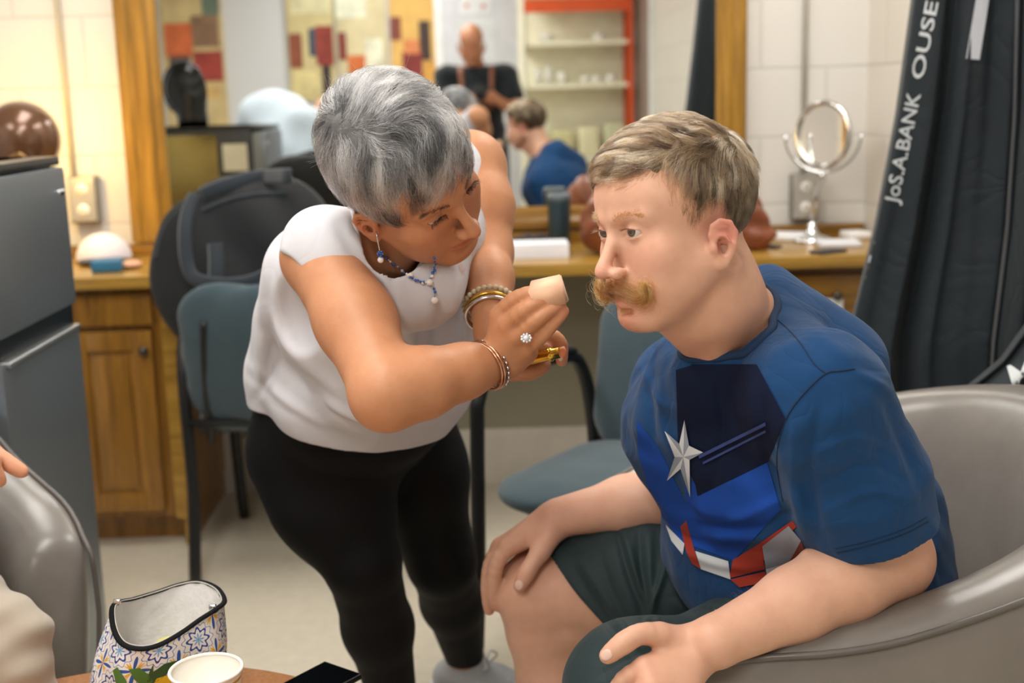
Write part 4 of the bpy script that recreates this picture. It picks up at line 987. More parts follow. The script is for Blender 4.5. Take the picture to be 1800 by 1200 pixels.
# ================================================================== seated man having his moustache touched up
def build_man():
    root = empty('person', (0.50, 1.72, 0.0), 'seated person with a curled blond moustache, blue star t-shirt and dark green shorts', 'person')
    hv = view_frame(1190, 400)
    R = hv @ np.array([(-.571, -.807, -.14), (-.0105, -.163, .987), (-.819, .565, .0846)])
    u_, s_, vt = np.linalg.svd(R); R = u_ @ vt
    O = P(1090, 408, 1.47) - R @ np.array((0, .078, 0))
    hp = dict(w=1.03, jaw=1.04, jowl=1.08, open=.0055, lid=.0041, lidz=-.0013, lidw=1.04, nose=1.0, alar=1.1, ear=.88)
    F = Field(); F.k = .01
    head(F, R, O, hp)
    F.world()
    nb = P(1298, 590, 1.60)
    F.frame(R, O); nk = [(0, -.034, -.055), (0, -.040, -.100)]; nkw = [F.w(q) for q in nk]; F.world()
    F.chain([nkw[0], nkw[1], nb, P(1340, 640, 1.63)], [.055, .056, .062, .072], k=.018)
    F.cap(R @ np.array((0, .030, -.092))+O, P(1252, 605, 1.56), .030, .034, k=.022)                    # under the chin
    F.cap(R @ np.array((-.060, -.030, -.060))+O, P(1262, 625, 1.52), .012, .012, k=.02)           # neck muscle
    # torso
    pel = np.array((.490, 1.76, .52)); ax = _n(P(1318, 600, 1.63)-pel); f0 = np.array((-.86, -.50, 0)); xr = _n(np.cross(f0, ax)); fy = np.cross(ax, xr)
    T = np.array([xr, fy, ax]).T
    def torso(F, g, sh=1.0):
        F.frame(T, pel)
        F.ell((0, -.01, .03), (.19+g, .145+g, .14+g), k=.05)
        F.ell((0, .035, .13), (.19+g, .16+g, .15+g), k=.06)
        F.ell((0, .015, .30), (.195+g, .140+g, .17+g), k=.06)
        F.ell((.09, .10, .32), (.09+g, .055+g, .08+g), k=.05); F.ell((-.09, .10, .32), (.09+g, .055+g, .08+g), k=.05)
        F.world()
    Ls, Rs = P(1437, 702, 1.44), P(1205, 690, 1.80)
    Le, Lw = P(1562, 985, 1.475), P(1256, 1128, 1.375)
    Re, Rw = P(1275, 850, 1.86), P(985, 908, 1.885)
    neck2 = P(1330, 590, 1.625)
    torso(F, -.012)
    F.cap(neck2, Ls, .045, .055, k=.04); F.cap(neck2, Rs, .045, .055, k=.04)
    # legs
    hipR, hipL = pel+T@np.array((.095, .02, -.01)), pel+T@np.array((-.095, .02, -.01))
    knR, knL = P(948, 1042, 1.90), P(1120, 1218, 1.47)
    anR, anL = np.array((.115, 1.90, .09)), knL+(.05, .04, -.42)
    F.chain([hipR, (hipR+knR)/2+(0, 0, .01), knR], [.10, .090, .070], k=.02, kin=.05)
    F.chain([knR+(.004, 0, .0), knR+(.010, .0, -.06), knR*.62+anR*.38+(.012, -.005, 0), anR], [.068, .060, .064, .042], k=.012, kin=.03)
    F.ell(knR+(.055, -.01, -.045), (.060, .062, .050), k=.012)                      # flesh above the bend of the knee
    F.chain([hipL, (hipL+knL)/2+(0, 0, -.015), knL], [.10, .092, .068], k=.03, kin=.05)
    F.chain([knL, knL*.62+anL*.38+(.015, 0, 0), anL], [.062, .060, .040], k=.02, kin=.03)
    for a_, d in ((anR, (-.86, -.3)), (anL, (-.9, -.45))):
        d = _n((*d, 0)); F.chain([a_+(0, 0, -.03), a_+d*.08+(0, 0, -.055), a_+d*.17+(0, 0, -.062)], [.04, .034, .026], k=.02)
    # left arm, forearm along the chair arm
    A = Field(); A.k = .02
    A.chain([Ls, Ls*.5+Le*.5, Le+(0, .0, .015)], [.062, .060, .050], kin=.03)
    A.chain([Le, Le*.72+Lw*.28+(0, 0, .004), Le*.45+Lw*.55, Lw], [.051, .052, .0430, .0305], k=.02, kin=.02, flat=((0, 0, 1), 1.0))
    A.ell(Le+(.012, .01, -.008), (.044, .04, .042), k=.02)
    # left hand
    lk = [P(1134, 1174, 1.345), P(1146, 1206, 1.325), P(1168, 1234, 1.315), P(1198, 1252, 1.315)]   # knuckles index..little
    c = P(1185, 1150, 1.37)
    A.chain([Lw, P(1215, 1140, 1.385)], [.0300, .027], k=.01)
    for q, r in zip(lk, (.0148, .0150, .0145, .0135)): A.cap(P(1218, 1152, 1.382), q, .021, r, k=.014)
    A.cap(P(1205, 1126, 1.382), P(1160, 1116, 1.372), .017, .0150, k=.012)
    fs = []
    for q, (dx, dy, dd), ln in zip(lk, ((-60, 60, -.01), (-52, 68, -.01), (-40, 70, -.005), (-20, 66, .0)), (1, 1.1, 1, .85)):
        px, py = PIX(q); D = q[1]
        fs.append(([q, P(px+dx*.62*ln, py+dy*.35*ln, D+.005), P(px+dx*.95*ln, py+dy*.95*ln, D+.02), P(px+dx*1.1*ln, py+dy*1.5*ln, D+.035)], [.0125, .0108, .0100, .0085]))
    fs.append(([P(1160, 1116, 1.372), P(1126, 1114, 1.360), P(1096, 1130, 1.352), P(1068, 1152, 1.350)], [.0150, .0122, .0128, .0098]))
    fingers(A, fs, k=.004)
    F.add(A, k=.012)
    # right arm and the hand over the knee
    B = Field(); B.k = .02
    B.chain([Rs, Rs*.5+Re*.5, Re], [.060, .058, .048], kin=.03)
    B.chain([Re, Re*.7+Rw*.3, Re*.4+Rw*.6, Rw], [.050, .050, .042, .0310], k=.02, kin=.02)
    rk = [P(893, 962, 1.875), P(880, 960, 1.905), P(882, 958, 1.935), P(890, 960, 1.96)]
    for q, r in zip(rk, (.0155, .0150, .0145, .013)): B.cap(P(968, 916, 1.89+.3*(q[1]-1.89)), q, .024, r, k=.014)
    B.cap(P(975, 925, 1.875), P(950, 968, 1.850), .021, .0165, k=.014)
    fs = [([rk[0], P(874, 990, 1.868), P(868, 1030, 1.875), P(871, 1064, 1.885)], [.0140, .0120, .0110, .0088]),
          ([rk[1], P(862, 992, 1.90), P(857, 1035, 1.905), P(860, 1072, 1.915)], [.0138, .0118, .0108, .0086]),
          ([rk[2], P(862, 990, 1.93), P(856, 1030, 1.94), P(858, 1066, 1.945)], [.0130, .0112, .0104, .0084]),
          ([rk[3], P(870, 985, 1.96), P(866, 1015, 1.97), P(868, 1042, 1.975)], [.0120, .0100, .0092, .0078]),
          ([P(952, 966, 1.850), P(936, 990, 1.838), P(925, 1008, 1.832), P(914, 1030, 1.828)], [.0160, .0128, .0135, .0102])]
    fingers(B, fs, k=.004)
    F.add(B, k=.010)
    def L(x, y, z): return R @ np.array((x, y, z))+O
    base = lin('DEB198'); red = lin('C9705F'); pink = lin('D98F7C'); pale = lin('EBC4AA')
    spots = [(L(-.042, .062, -.030), .026, lin('D8927C'), .7), (L(.042, .062, -.030), .026, lin('D8927C'), .7), (L(0, .112, -.043), .016, lin('DA9482'), .7),
             (L(0, .080, -.104), .024, lin('CC7F6C'), .75), (L(0, .088, -.079), (.020, .010, .0075), lin('BE5F55'), .9, R), (L(0, .088, -.066), (.020, .010, .006), lin('BE5F55'), .8, R),
             (L(0, .09, -.0735), (.016, .02, .0035), lin('4A1512'), .95, R),
             (L(-.088, -.012, -.012), .030, lin('D9897A'), .8), (L(.088, -.012, -.012), .030, lin('D9897A'), .8), (L(-.0785, -.003, -.033), (.012, .009, .012), lin('A8523E'), .75, R), (L(-.031, .086, 0), .012, lin('CF9480'), .5), (L(.031, .086, 0), .012, lin('CF9480'), .5),  # darkest red spot paints the shadow inside the near ear's hollow
             (L(-.05, .03, -.085), .04, lin('D8A68C'), .5), (P(1280, 600, 1.52), .08, lin('DDA083'), .5),
             (Le+(.03, 0, .02), .05, lin('D9886C'), .4), (Rw, .07, pink, .25), (knR, .08, lin('DCA68E'), .5)]
    for pts, rad in fs: spots.append((pts[-1], .020, lin('D08872'), .6))
    for q in rk+lk: spots.append((q, .016, lin('D58F7A'), .5))
    spots.append((P(912, 1028, 1.817), (.0062, .0062, .008), lin('EBC0B0'), .9, view_frame(912, 1028), 8))
    spots.append((P(1062, 1150, 1.352), (.006, .006, .006), lin('EBC0B0'), .8, view_frame(1062, 1150), 8))
    sm = skin_mat('fair_skin', base)
    body = fld('body', F, .0023, sm, root, painter(base, spots))
    # ---------------- eyes
    for s in (-1, 1):
        c = L(s*.0312, .0745, 0); look = _n(P(900, 420, 1.30)-c) if s < 0 else _n(P(880, 425, 1.30)-c)
        eyeball('eyeball', R, O, s, look, body, eye_mat('eye', None, (.10, .055, .025), (c, look)))
    # ---------------- hair
    rng = np.random.default_rng(3)
    hc, hr = (0, -.012, .036), (.0782*1.03, .098, .088)
    light = hair_mat('ash_blond_hair', [(0, lin('2C2017')), (.35, lin('564430')), (.65, lin('806850')), (1, lin('BFA27C'))], shade=True)
    dark = hair_mat('light_brown_hair', [(0, lin('16110C')), (.5, lin('382C1F')), (1, lin('60503A'))], shade=True)
    def front(p): return p[:, 1]
    def hairline(p):   # 1 inside the hair: forehead line, temple, round the ear, nape
        x, y, z = np.abs(p[:, 0]), p[:, 1], p[:, 2]
        zl = np.interp(y, [-.11, -.075, -.045, -.032, -.018, .002, .020, .034, .045, .056, .066, .085], [-.060, -.066, -.050, -.010, .020, .020, .004, .020, .040, .058, .062, .064])
        return np.clip((z-zl)/.006+.5, 0, 1)
    def flow_top(p, t):
        x, y, z = p[:, :1], p[:, 1:2], p[:, 2:3]
        # whorl at the back of the crown, hair brushed forward and to the right side
        fr = np.clip((y+.02)/.05, 0, 1); v = np.concatenate([.45+.75*fr, .95-.45*fr, -.15+0*x], 1)
        side = np.clip((np.abs(x)-.045)/.02, 0, 1)*np.clip((.09-z)/.03, 0, 1)
        dn = np.concatenate([0*x, .28+0*x, -1+0*x], 1)
        back = np.clip((-y-.055)/.02, 0, 1)
        bk = np.concatenate([x*3, -.2+0*x, -1+0*x], 1)
        v = v*(1-side)+dn*side; v = v*(1-back)+bk*back
        wv = np.sin(y*95+x*40+t*3)*.30*(1-side)*(1-back)
        v[:, :1] += wv; return v
    top = lambda p: hairline(p)*np.clip((p[:, 2]-.055-.25*np.clip(-p[:, 1]-.02, 0, 1))/.012+.5, 0, 1)
    side = lambda p: hairline(p)*(1-np.clip((p[:, 2]-.075)/.012+.5, 0, 1)*np.clip((p[:, 1]+.06)/.02, 0, 1))
    cap = Field(); cap.k = .004; cap.frame(R, O)
    cap.ell(hc, (.0785*1.03, .0980, .0862))
    cap.ell((.004, .030, .072), (.056, .050, .028), k=.03)
    capbase = Field(); capbase.ops = list(cap.ops); capbase.k = .004
    cap.disp(lambda q: (lambda l: .0020*np.sin(l[..., 1]*170+l[..., 0]*90)*np.sin(l[..., 0]*110+2)+.0010*np.sin(l[..., 1]*420+l[..., 2]*300))((q-O) @ R))
    def cut(q):
        l = (q-O) @ R; y = l[..., 1]
        zl = np.interp(y, [-.11, -.075, -.045, -.032, -.018, .002, .020, .034, .045, .056, .066, .085], [-.060, -.066, -.050, -.010, .020, .020, .004, .020, .040, .058, .062, .064])
        return (zl+.004-l[..., 2])*.6
    cap.ops.append((cut, None, None, .004, 'i'))
    fld('scalp_hair', cap, .0025, mat('hair_base', '5E4C39', .8, var=.3, vs=60, bump=.5, bs=250, bd=.002), body, relax=1)
    sh = fieldshell(capbase, R, O)
    def strands(n, acc, ln, lift, seed, jit, curl=0, per=30, amt=.6):
        rr = np.random.default_rng(seed); rp = scalp_points(n, hc, (hr[0], hr[1], hr[2]), acc, rr)
        g_, nr = sh(rp); rp = rp-nr*g_[:, None]; g_, nr = sh(rp); S_ = grow(rp, nr, flow_top, 12, ln*(.7+.5*rr.random(n)), lift*(.6+.8*rr.random(n)), R, O, sh, rr, curl, jitter=jit) @ R.T + O
        return clump(S_, per, amt, rr)
    q_, s_h = strands(14000, side, .017, .0030, 5, .14, per=14, amt=.4); hair('side_hair', q_, .00017, .00008, dark, body, s_h)
    q_, s_h = strands(15000, top, .042, .0055, 6, .17, .32, per=60, amt=.85); hair('top_hair', q_, .00019, .00008, light, body, s_h)
    # ---------------- brows, lashes
    def tuft(c0, c1, n, ln, d0, d1, sd, r, seed, up=0.0):
        rr = np.random.default_rng(seed); t = rr.random(n); a = np.outer(1-t, c0)+np.outer(t, c1)+rr.normal(size=(n, 3))*sd
        a[:, 2] += up*np.sin(PI*t); d = np.outer(1-t, d0)+np.outer(t, d1)+rr.normal(size=(n, 3))*.18; d /= np.linalg.norm(d, axis=1)[:, None]
        st = np.linspace(0, 1, 5)[None, :, None]; return (a[:, None]+d[:, None]*ln*st*(.7+.5*rr.random(n))[:, None, None]) @ R.T+O
    bs = []
    for s in (-1, 1):
        bs.append(tuft((s*.013, .0935, .0165), (s*.048, .0790, .0190), 520, .0085, (s*.5, .25, .35), (s*.9, -.35, -.12), (.0008, .0006, .0018), 0, 11+s, .004))
    hair('eyebrow', np.concatenate(bs), .00013, .00006, hair_mat('brow_hair', [(0, lin('4E3820')), (1, lin('8A6840'))]), body)
    ls = []
    for s in (-1, 1):
        ls.append(tuft((s*.021, .0885, .0030), (s*.043, .0840, .0025), 110, .0070, (s*.0, .9, .15), (s*.6, .7, .1), (.0002, .0002, .0002), 0, 21+s, .0022))
    hair('eyelash', np.concatenate(ls), .00010, .00002, hair_mat('lash_hair', [(0, lin('1E140E')), (1, lin('46342A'))]), body)
    # ---------------- moustache: brushed sideways and curled up at both ends
    ms = []; mh = []
    rr = np.random.default_rng(31); n = 1700
    for s in (-1, 1):
        t0 = rr.random(n)**1.1*.9; k = rr.normal(size=(n, 2))
        path = [np.array(q) for q in ((0, .097, -.060), (s*.010, .0975, -.063), (s*.022, .091, -.069), (s*.033, .087, -.075), (s*.044, .086, -.0755), (s*.0525, .086, -.071), (s*.053, .087, -.0635), (s*.047, .089, -.0605), (s*.0435, .0895, -.0655), (s*.047, .089, -.0695))]
        cp = np.array(catmull(path, 6)); m_ = len(cp); S = np.zeros((n, 14, 3))
        for i in range(n):
            a = t0[i]*.55; b = min(1, a+.42+.25*rr.random()); u = np.linspace(a, b, 14)*(m_-1)
            q = np.stack([np.interp(u, range(m_), cp[:, j]) for j in range(3)], 1)
            wd = np.interp(np.linspace(a, b, 14), [0, .25, .5, 1], [.0048, .0056, .0038, .0018])*(2.0 if i % 8 == 0 else 1.0)
            tt = np.linspace(0, 1, 14)
            q[:, 1] += k[i, 0]*wd*.7; q[:, 2] += k[i, 1]*wd+.0015*np.sin(tt*6+k[i, 0]*3)*tt; q[:, 0] += k[i, 0]*wd*.4*np.sin(tt*4)
            S[i] = q
        ms.append(S @ R.T+O); mh.append(.08+.78*t0+.26*rr.normal(size=n))
    hair('moustache', np.concatenate(ms), .00008, .00004, hair_mat('moustache_hair', [(0, lin('4E2E14')), (.4, lin('8A5A2A')), (.75, lin('B98B4A')), (1, lin('E8CB8E'))], shade=True), body, np.clip(np.concatenate(mh), 0, 1))
    rr = np.random.default_rng(77)
    fz = tuft((-.010, .084, -.088), (.010, .084, -.090), 700, .007, (0, .5, -.8), (0, .5, -.8), (.002, .001, .0015), 0, 41); hair('lip_hair', fz, .00005, .00003, hair_mat('lip_hair', [(0, lin('7A5530')), (1, lin('A87C4C'))]), body)
    # fine hair on the near forearm
    nn = 900; t = rr.random(nn); ang = rr.random(nn)*PI*1.2-.3; axv = _n(Lw-Le); up = np.array((0, 0, 1.)); sd = np.cross(axv, up)
    cc = np.outer(1-t, Le)+np.outer(t, Lw); rad = np.interp(t, [0, .28, .55, 1], [.051, .052, .043, .0305])
    nr = np.outer(np.sin(ang), up)+np.outer(np.cos(ang), sd); a = cc+nr*(rad-.001)[:, None]; d = nr*.6+axv*.6+rr.normal(size=(nn, 3))*.3
    st = np.linspace(0, 1, 5)[None, :, None]; hair('arm_hair', a[:, None]+d[:, None]*.010*st, .00004, .00002, hair_mat('arm_hair', [(0, lin('A9805A')), (1, lin('D9B68C'))]), body)
    # ================= clothes
    def fab_noise(amp, sc, seed):
        rg = np.random.default_rng(seed); K = rg.normal(size=(7, 3)); K = K/np.linalg.norm(K, axis=1)[:, None]*sc*(.6+.9*rg.random(7))[:, None]; ph = rg.random(7)*6.28
        def fn(q): return amp*sum(np.sin(q @ K[i]+ph[i]) for i in range(7))/3
        return fn
    S = Field(); S.k = .03
    torso(S, .010)
    S.world()
    for a_, b_, r in ((neck2, Ls, .062), (neck2, Rs, .060)): S.cap(a_, b_, r, .078, k=.05)
    S.cap(P(1345, 545, 1.665), P(1480, 640, 1.60), .055, .06, k=.05)                        # upper back
    S.cap(P(1560, 880, 1.74), P(1570, 1020, 1.75), .075, .08, k=.06)                      # loose cloth behind the waist
    S.cap(P(1330, 545, 1.64), P(1250, 640, 1.56), .040, .040, k=.03)
    S.cap(P(1354, 525, 1.64), P(1318, 610, 1.53), .028, .034, k=.03); S.cap(P(1318, 610, 1.53), P(1245, 672, 1.55), .034, .034, k=.03); S.cap(P(1245, 672, 1.55), P(1190, 640, 1.66), .034, .03, k=.03)
    S.cap(P(1225, 720, 1.64), P(1350, 730, 1.56), .07, .075, k=.06)
    SL = Field(); SL.k = .03
    d = _n(Le-Ls); end = Ls+(Le-Ls)*.86
    SL.chain([Ls+(-.002, 0, .0), Ls*.5+Le*.5+(.004, -.0, .0), Ls+(Le-Ls)*1.05], [.080, .083, .076], kin=.03)
    nrm = _n(P(1630, 915, 1.44)-P(1445, 985, 1.42)); 
    cutn = _n(np.cross(np.cross(nrm, d), nrm)); cutn = cutn*np.sign(cutn.dot(d))
    SL.plane(P(1540, 950, 1.44), cutn, .002)
    S.add(SL, k=.035)
    SR = Field(); SR.k = .03; SR.chain([Rs, Rs*.45+Re*.55], [.072, .078]); S.add(SR, k=.03)
    # folds
    def fold(pts, r, k=.018, mode='u', sink=0.0): S.chain(catmull(pts, 4), [r]*len(catmull(pts, 4)), k=k, mode=mode)
    S.disp(fab_noise(.0022, 42, 3)); S.disp(fab_noise(.0014, 95, 4))
    def stripes(c0, c1, width, amp, freq, ph):
        """soft creases running along c0-c1"""
        a_, b_ = np.array(c0), np.array(c1); ab = b_-a_; L_ = np.linalg.norm(ab); t_ = ab/L_; side_ = _n(np.cross(t_, C2W @ np.array((0, 0, 1.))))
        def fn(q):
            x = q-a_; u = (x@t_)/L_; v = x@side_; w_ = np.exp(-((x**2).sum(-1)-(x@t_)**2)/(1.1*width)**2)*np.clip(u*3, 0, 1)*np.clip((1-u)*3, 0, 1)
            return amp*w_*np.sin(v*freq+ph+u*1.5)
        S.disp(fn, np.minimum(a_, b_)-width*3, np.maximum(a_, b_)+width*3)
    stripes(P(1290, 690, 1.5), P(1490, 980, 1.48), .035, .005, 170, 0)
    stripes(P(1360, 700, 1.42), P(1440, 960, 1.42), .03, .0045, 200, 1)
    stripes(P(1580, 720, 1.5), P(1650, 1000, 1.6), .035, .005, 150, 2)
    stripes(P(1150, 600, 1.7), P(1130, 800, 1.7), .03, .004, 160, 2)
    stripes(P(1200, 930, 1.6), P(1400, 900, 1.5), .04, .005, 130, 2)
    # neck hole and hem
    S.chain([nkw[0], nkw[1]+(0, 0, 0), nb], [.060, .0615, .0665], k=.003, mode='c')
    S.cap(R @ np.array((0, .030, -.092))+O, P(1246, 600, 1.56), .036, .036, k=.004, mode='c')
    S.ell(O, (.10, .10, .13), k=.003, mode='c')
    S.plane((0, 0, .475), (0.0, 0, -1.), .004)
    S.cap(Ls+(Le-Ls)*.80, Ls+(Le-Ls)*1.1, .056, .072, k=.002, mode='c')
    # side hem lifts over the lap
    hb = _n((-.86, -.50, 0))
    shirt_mat = fabric('navy_jersey', '143F6C', var=.12, scale=1400, sheen=.08, rough=.9, wr=.22, wrs=11)
    shirt = fld('t_shirt', S, .003, shirt_mat, body, relax=2)
    wrinkle(shirt, [([(1332, 690), (1346, 780), (1358, 860), (1382, 930), (1400, 1000)], 16, -.009), ([(1316, 640), (1322, 720), (1338, 800), (1345, 860)], 11, .004), ([(1300, 650), (1306, 740), (1318, 800)], 10, -.003),
        ([(1396, 750), (1398, 850), (1418, 950)], 11, .006), ([(1440, 720), (1422, 820), (1440, 940)], 10, -.005), ([(1466, 720), (1470, 820), (1500, 930)], 12, .003), ([(1480, 700), (1516, 790), (1566, 880)], 16, .003),
        ([(1556, 690), (1600, 800), (1648, 920)], 13, -.008), ([(1500, 655), (1560, 690), (1592, 770)], 10, .005), ([(1425, 800), (1500, 768), (1562, 792)], 8, .003), ([(1440, 850), (1520, 815), (1590, 845)], 8, -.003), ([(1450, 900), (1530, 862), (1600, 880)], 9, .003),
        ([(1152, 600), (1142, 700), (1150, 780)], 8, -.005), ([(1172, 600), (1164, 720), (1180, 800)], 9, .004), ([(1126, 640), (1150, 690), (1184, 722)], 8, .004), ([(1262, 680), (1270, 760), (1250, 860)], 9, -.004), ([(1285, 670), (1290, 760), (1285, 860)], 8, .003),
        ([(1215, 905), (1300, 908), (1372, 878)], 11, .007), ([(1240, 928), (1330, 932), (1384, 905)], 10, -.007), ([(1150, 890), (1190, 938), (1250, 960)], 8, -.004), ([(1180, 960), (1260, 990), (1340, 1000)], 8, .004),
        ([(1380, 560), (1440, 590), (1500, 640)], 12, .003), ([(1610, 820), (1640, 900), (1655, 990)], 12, .006), ([(1620, 960), (1640, 1030), (1600, 1080)], 10, -.006)])
    # ---------------- shorts
    H = Field(); H.k = .03
    H.frame(T, pel); H.ell((0, -.01, .0), (.205, .155, .125), k=.05); H.ell((0, .06, .02), (.17, .10, .09), k=.05); H.world()
    tk = _n(knR-hipR)
    def pleats(q):
        v = (q-hipR)@tk; g_ = np.exp(-((v-.12)/.12)**2); return .0015*g_*np.sin(v*90+q[..., 2]*20)
    HR = Field(); HR.k = .03
    HR.chain([hipR, (hipR+knR)/2+(.0, 0, .004), knR+(0, 0, -.01)], [.118, .108, .092], kin=.05)
    HR.cap((hipR*.4+knR*.6)+(.0, 0, -.03), knR+(.03, 0, -.05), .075, .07, k=.04)
    q0, q1, q2 = P(962, 985, 1.82), P(1140, 1175, 1.80), P(985, 975, 1.97)
    nn_ = _n(np.cross(q1-q0, q2-q0)); tk = _n(knR-hipR); nn_ = nn_*np.sign(nn_.dot(tk)); HR.disp(pleats); HR.plane(q0, nn_, .002); HR.cap((hipR*.35+knR*.65), knR+(knR-hipR)*.1, .080, .088, k=.002, mode='c')
    H.add(HR, k=.02)
    HL = Field(); HL.k = .03
    HL.chain([hipL, (hipL+knL)/2+(.0, 0, -.02), knL, knL+(.03, .03, -.12)], [.118, .100, .084, .090], kin=.05); HL.plane(knL+(0, 0, -.10), (0, 0, -1), .004)
    H.add(HL, k=.02)
    H.disp(fab_noise(.0012, 48, 9))
    sho = fld('shorts', H, .0035, fabric('dark_green_nylon', '263638', var=.06, scale=1800, rough=.6, sheen=.05, wr=.12, wrs=14), body, relax=4)
    wrinkle(sho, [([(1084, 930), (1104, 1010), (1140, 1100)], 7, -.007), ([(1094, 930), (1120, 1010), (1152, 1100)], 6, .005), ([(1122, 930), (1128, 1010), (1150, 1110)], 7, -.007), ([(1142, 935), (1144, 1040), (1160, 1100)], 8, .006), ([(1000, 990), (1060, 1080), (1110, 1150)], 9, -.005),
        ([(1020, 985), (1080, 1075), (1125, 1150)], 8, .004), ([(1050, 960), (1075, 1040), (1110, 1120)], 7, -.003), ([(1172, 990), (1152, 1050), (1130, 1110)], 6, .008), ([(1200, 1040), (1280, 1075), (1350, 1080)], 8, -.007), ([(1190, 1060), (1250, 1095), (1320, 1100)], 8, .006), ([(1220, 1010), (1300, 1045), (1380, 1050)], 8, .006),
        ([(1050, 1190), (1120, 1150), (1220, 1120)], 9, -.004)])
    return dict(root=root, body=body, shirt=shirt, R=R, O=O, T=T, pel=pel, hipR=hipR, knR=knR, nb=nb, nk=nkw, Le=Le, Lw=Lw, Ls=Ls)
MAN = build_man()
# ================================================================== standing woman bending forward with a sponge
def build_woman():
    root = empty('person', (-.20, 2.15, 0.0), 'bending person with short grey hair, white sleeveless top and black leggings', 'person')
    hv = view_frame(690, 290)
    R = hv @ np.array([(-.662, .741, -.112), (-.653, -.496, .573), (.369, .452, .812)]); u_, s_, vt = np.linalg.svd(R); R = (u_ @ vt) @ rot((1, 0, 0), 8)
    O = P(791, 353, 1.62) - R @ np.array((0, .078, 0))
    F = Field(); F.k = .01
    head(F, R, O, dict(w=.96, jaw=.95, jowl=.9, open=0, lid=.0030, lidz=-.0012, nose=1.05, ear=.9, cheek=.95))
    def L(x, y, z): return R @ np.array((x, y, z))+O
    nb = P(668, 452, 1.80); PW = P(640, 722, 2.12)
    Rs, Ls = P(566, 452, 1.74), P(826, 292, 1.95)
    F.world(); F.chain([L(0, -.030, -.055), L(0, -.034, -.095), nb], [.052, .050, .055], k=.02)
    F.cap(L(.03, .02, -.085), P(700, 455, 1.74), .018, .02, k=.025)
    ax = _n(P(672, 440, 1.83)-PW); xr = Rs-Ls; xr = _n(xr-xr.dot(ax)*ax); fy = np.cross(ax, xr); T = np.array([xr, fy, ax]).T
    def torso(F, g):
        F.frame(T, PW)
        F.ell((0, -.02, .0), (.180+g, .145+g, .13+g), k=.05)
        F.ell((0, .020, .14), (.165+g, .14+g, .14+g), k=.06)
        F.ell((0, .0, .33), (.155+g, .115+g, .15+g), k=.06)
        for s in (-1, 1): F.ell((s*.075, .085, .27), (.078+g, .065+g, .080+g), k=.04)
        F.world(); F.cap(nb, Rs, .045+g, .045+g, k=.04); F.cap(nb, Ls, .045+g, .045+g, k=.04)
    torso(F, -.028)
    Re, Rw = P(680, 690, 1.53), P(880, 634, 1.62)
    A = Field(); A.k = .02
    A.chain([Rs, Rs*.5+Re*.5+(.004, 0, .0), Re], [.054, .0495, .043], kin=.03)
    A.ell(Rs+(0, 0, .0), (.054, .052, .052), k=.02)
    A.ell(Re+(-.002, 0, -.010), (.036, .034, .034), k=.02)
    A.chain([Re, Re*.70+Rw*.30, Re*.35+Rw*.65, Rw], [.044, .0435, .034, .0262], k=.018, kin=.02)
    mc = [P(877, 556, 1.605), P(893, 572, 1.59), P(911, 590, 1.585), P(926, 612, 1.595)]
    for q, r in zip(mc, (.0128, .0132, .0130, .0118)): A.cap(P(880, 622, 1.62), q, .0215, r, k=.012)
    A.cap(P(895, 635, 1.62), P(925, 618, 1.615), .020, .016, k=.015)
    A.cap(P(885, 600, 1.635), P(905, 575, 1.65), .02, .014, k=.014)
    fs = [([mc[0], P(903, 528, 1.590), P(936, 515, 1.585), P(961, 520, 1.585)], [.0120, .0108, .0096, .0080]),
          ([mc[1], P(921, 546, 1.570), P(951, 530, 1.570), P(976, 524, 1.575)], [.0120, .0108, .0095, .0080]),
          ([mc[2], P(938, 566, 1.567), P(963, 548, 1.567), P(985, 533, 1.573)], [.0116, .0104, .0092, .0078]),
          ([mc[3], P(951, 592, 1.575), P(973, 568, 1.572), P(991, 547, 1.575)], [.0104, .0094, .0084, .0072]),
          ([P(900, 590, 1.640), P(925, 565, 1.635), P(946, 545, 1.625), P(966, 532, 1.615)], [.0140, .0115, .0115, .0090])]
    fingers(A, fs, k=.004); F.add(A, k=.02)
    B = Field(); B.k = .02
    Le, Lw = P(852, 445, 1.86), P(864, 566, 1.72)
    B.ell(Ls+(0, 0, .0), (.053, .052, .050), k=.03)
    B.chain([Ls, Ls*.5+Le*.5+(.004, 0, 0), Le], [.052, .048, .039], kin=.03)
    B.chain([Le, Le*.6+Lw*.4, Lw], [.041, .036, .0262], k=.018, kin=.02)
    lk = [P(945, 612, 1.675), P(930, 630, 1.69), P(915, 640, 1.705), P(900, 640, 1.715)]
    for q in lk: B.cap(P(868, 588, 1.715), q, .022, .0125, k=.012)
    fs2 = [([lk[0], P(968, 592, 1.66), P(985, 606, 1.655), P(987, 634, 1.655)], [.0120, .0105, .0098, .0078]),
           ([lk[1], P(955, 640, 1.67), P(940, 652, 1.66), P(915, 652, 1.655)], [.0115, .0100, .0092, .0080]),
           ([lk[2], P(940, 652, 1.69), P(920, 658, 1.675), P(898, 655, 1.67)], [.0110, .0098, .0090, .0078]),
           ([lk[3], P(915, 655, 1.71), P(900, 660, 1.70), P(884, 655, 1.69)], [.0100, .0090, .0084, .0072]),
           ([P(885, 590, 1.69), P(915, 600, 1.665), P(940, 610, 1.65), P(962, 614, 1.645)], [.0135, .0115, .0110, .0088])]
    fingers(B, fs2, k=.004); F.add(B, k=.02)
    # legs
    hR, hL = PW+T@np.array((.090, -.02, -.06)), PW+T@np.array((-.090, -.02, -.06))
    kR, kL = P(636, 985, 2.04), P(776, 985, 2.27)
    aR, aL = np.array((kR[0]+.035, 2.20, .10)), P(818, 1160, 2.50)
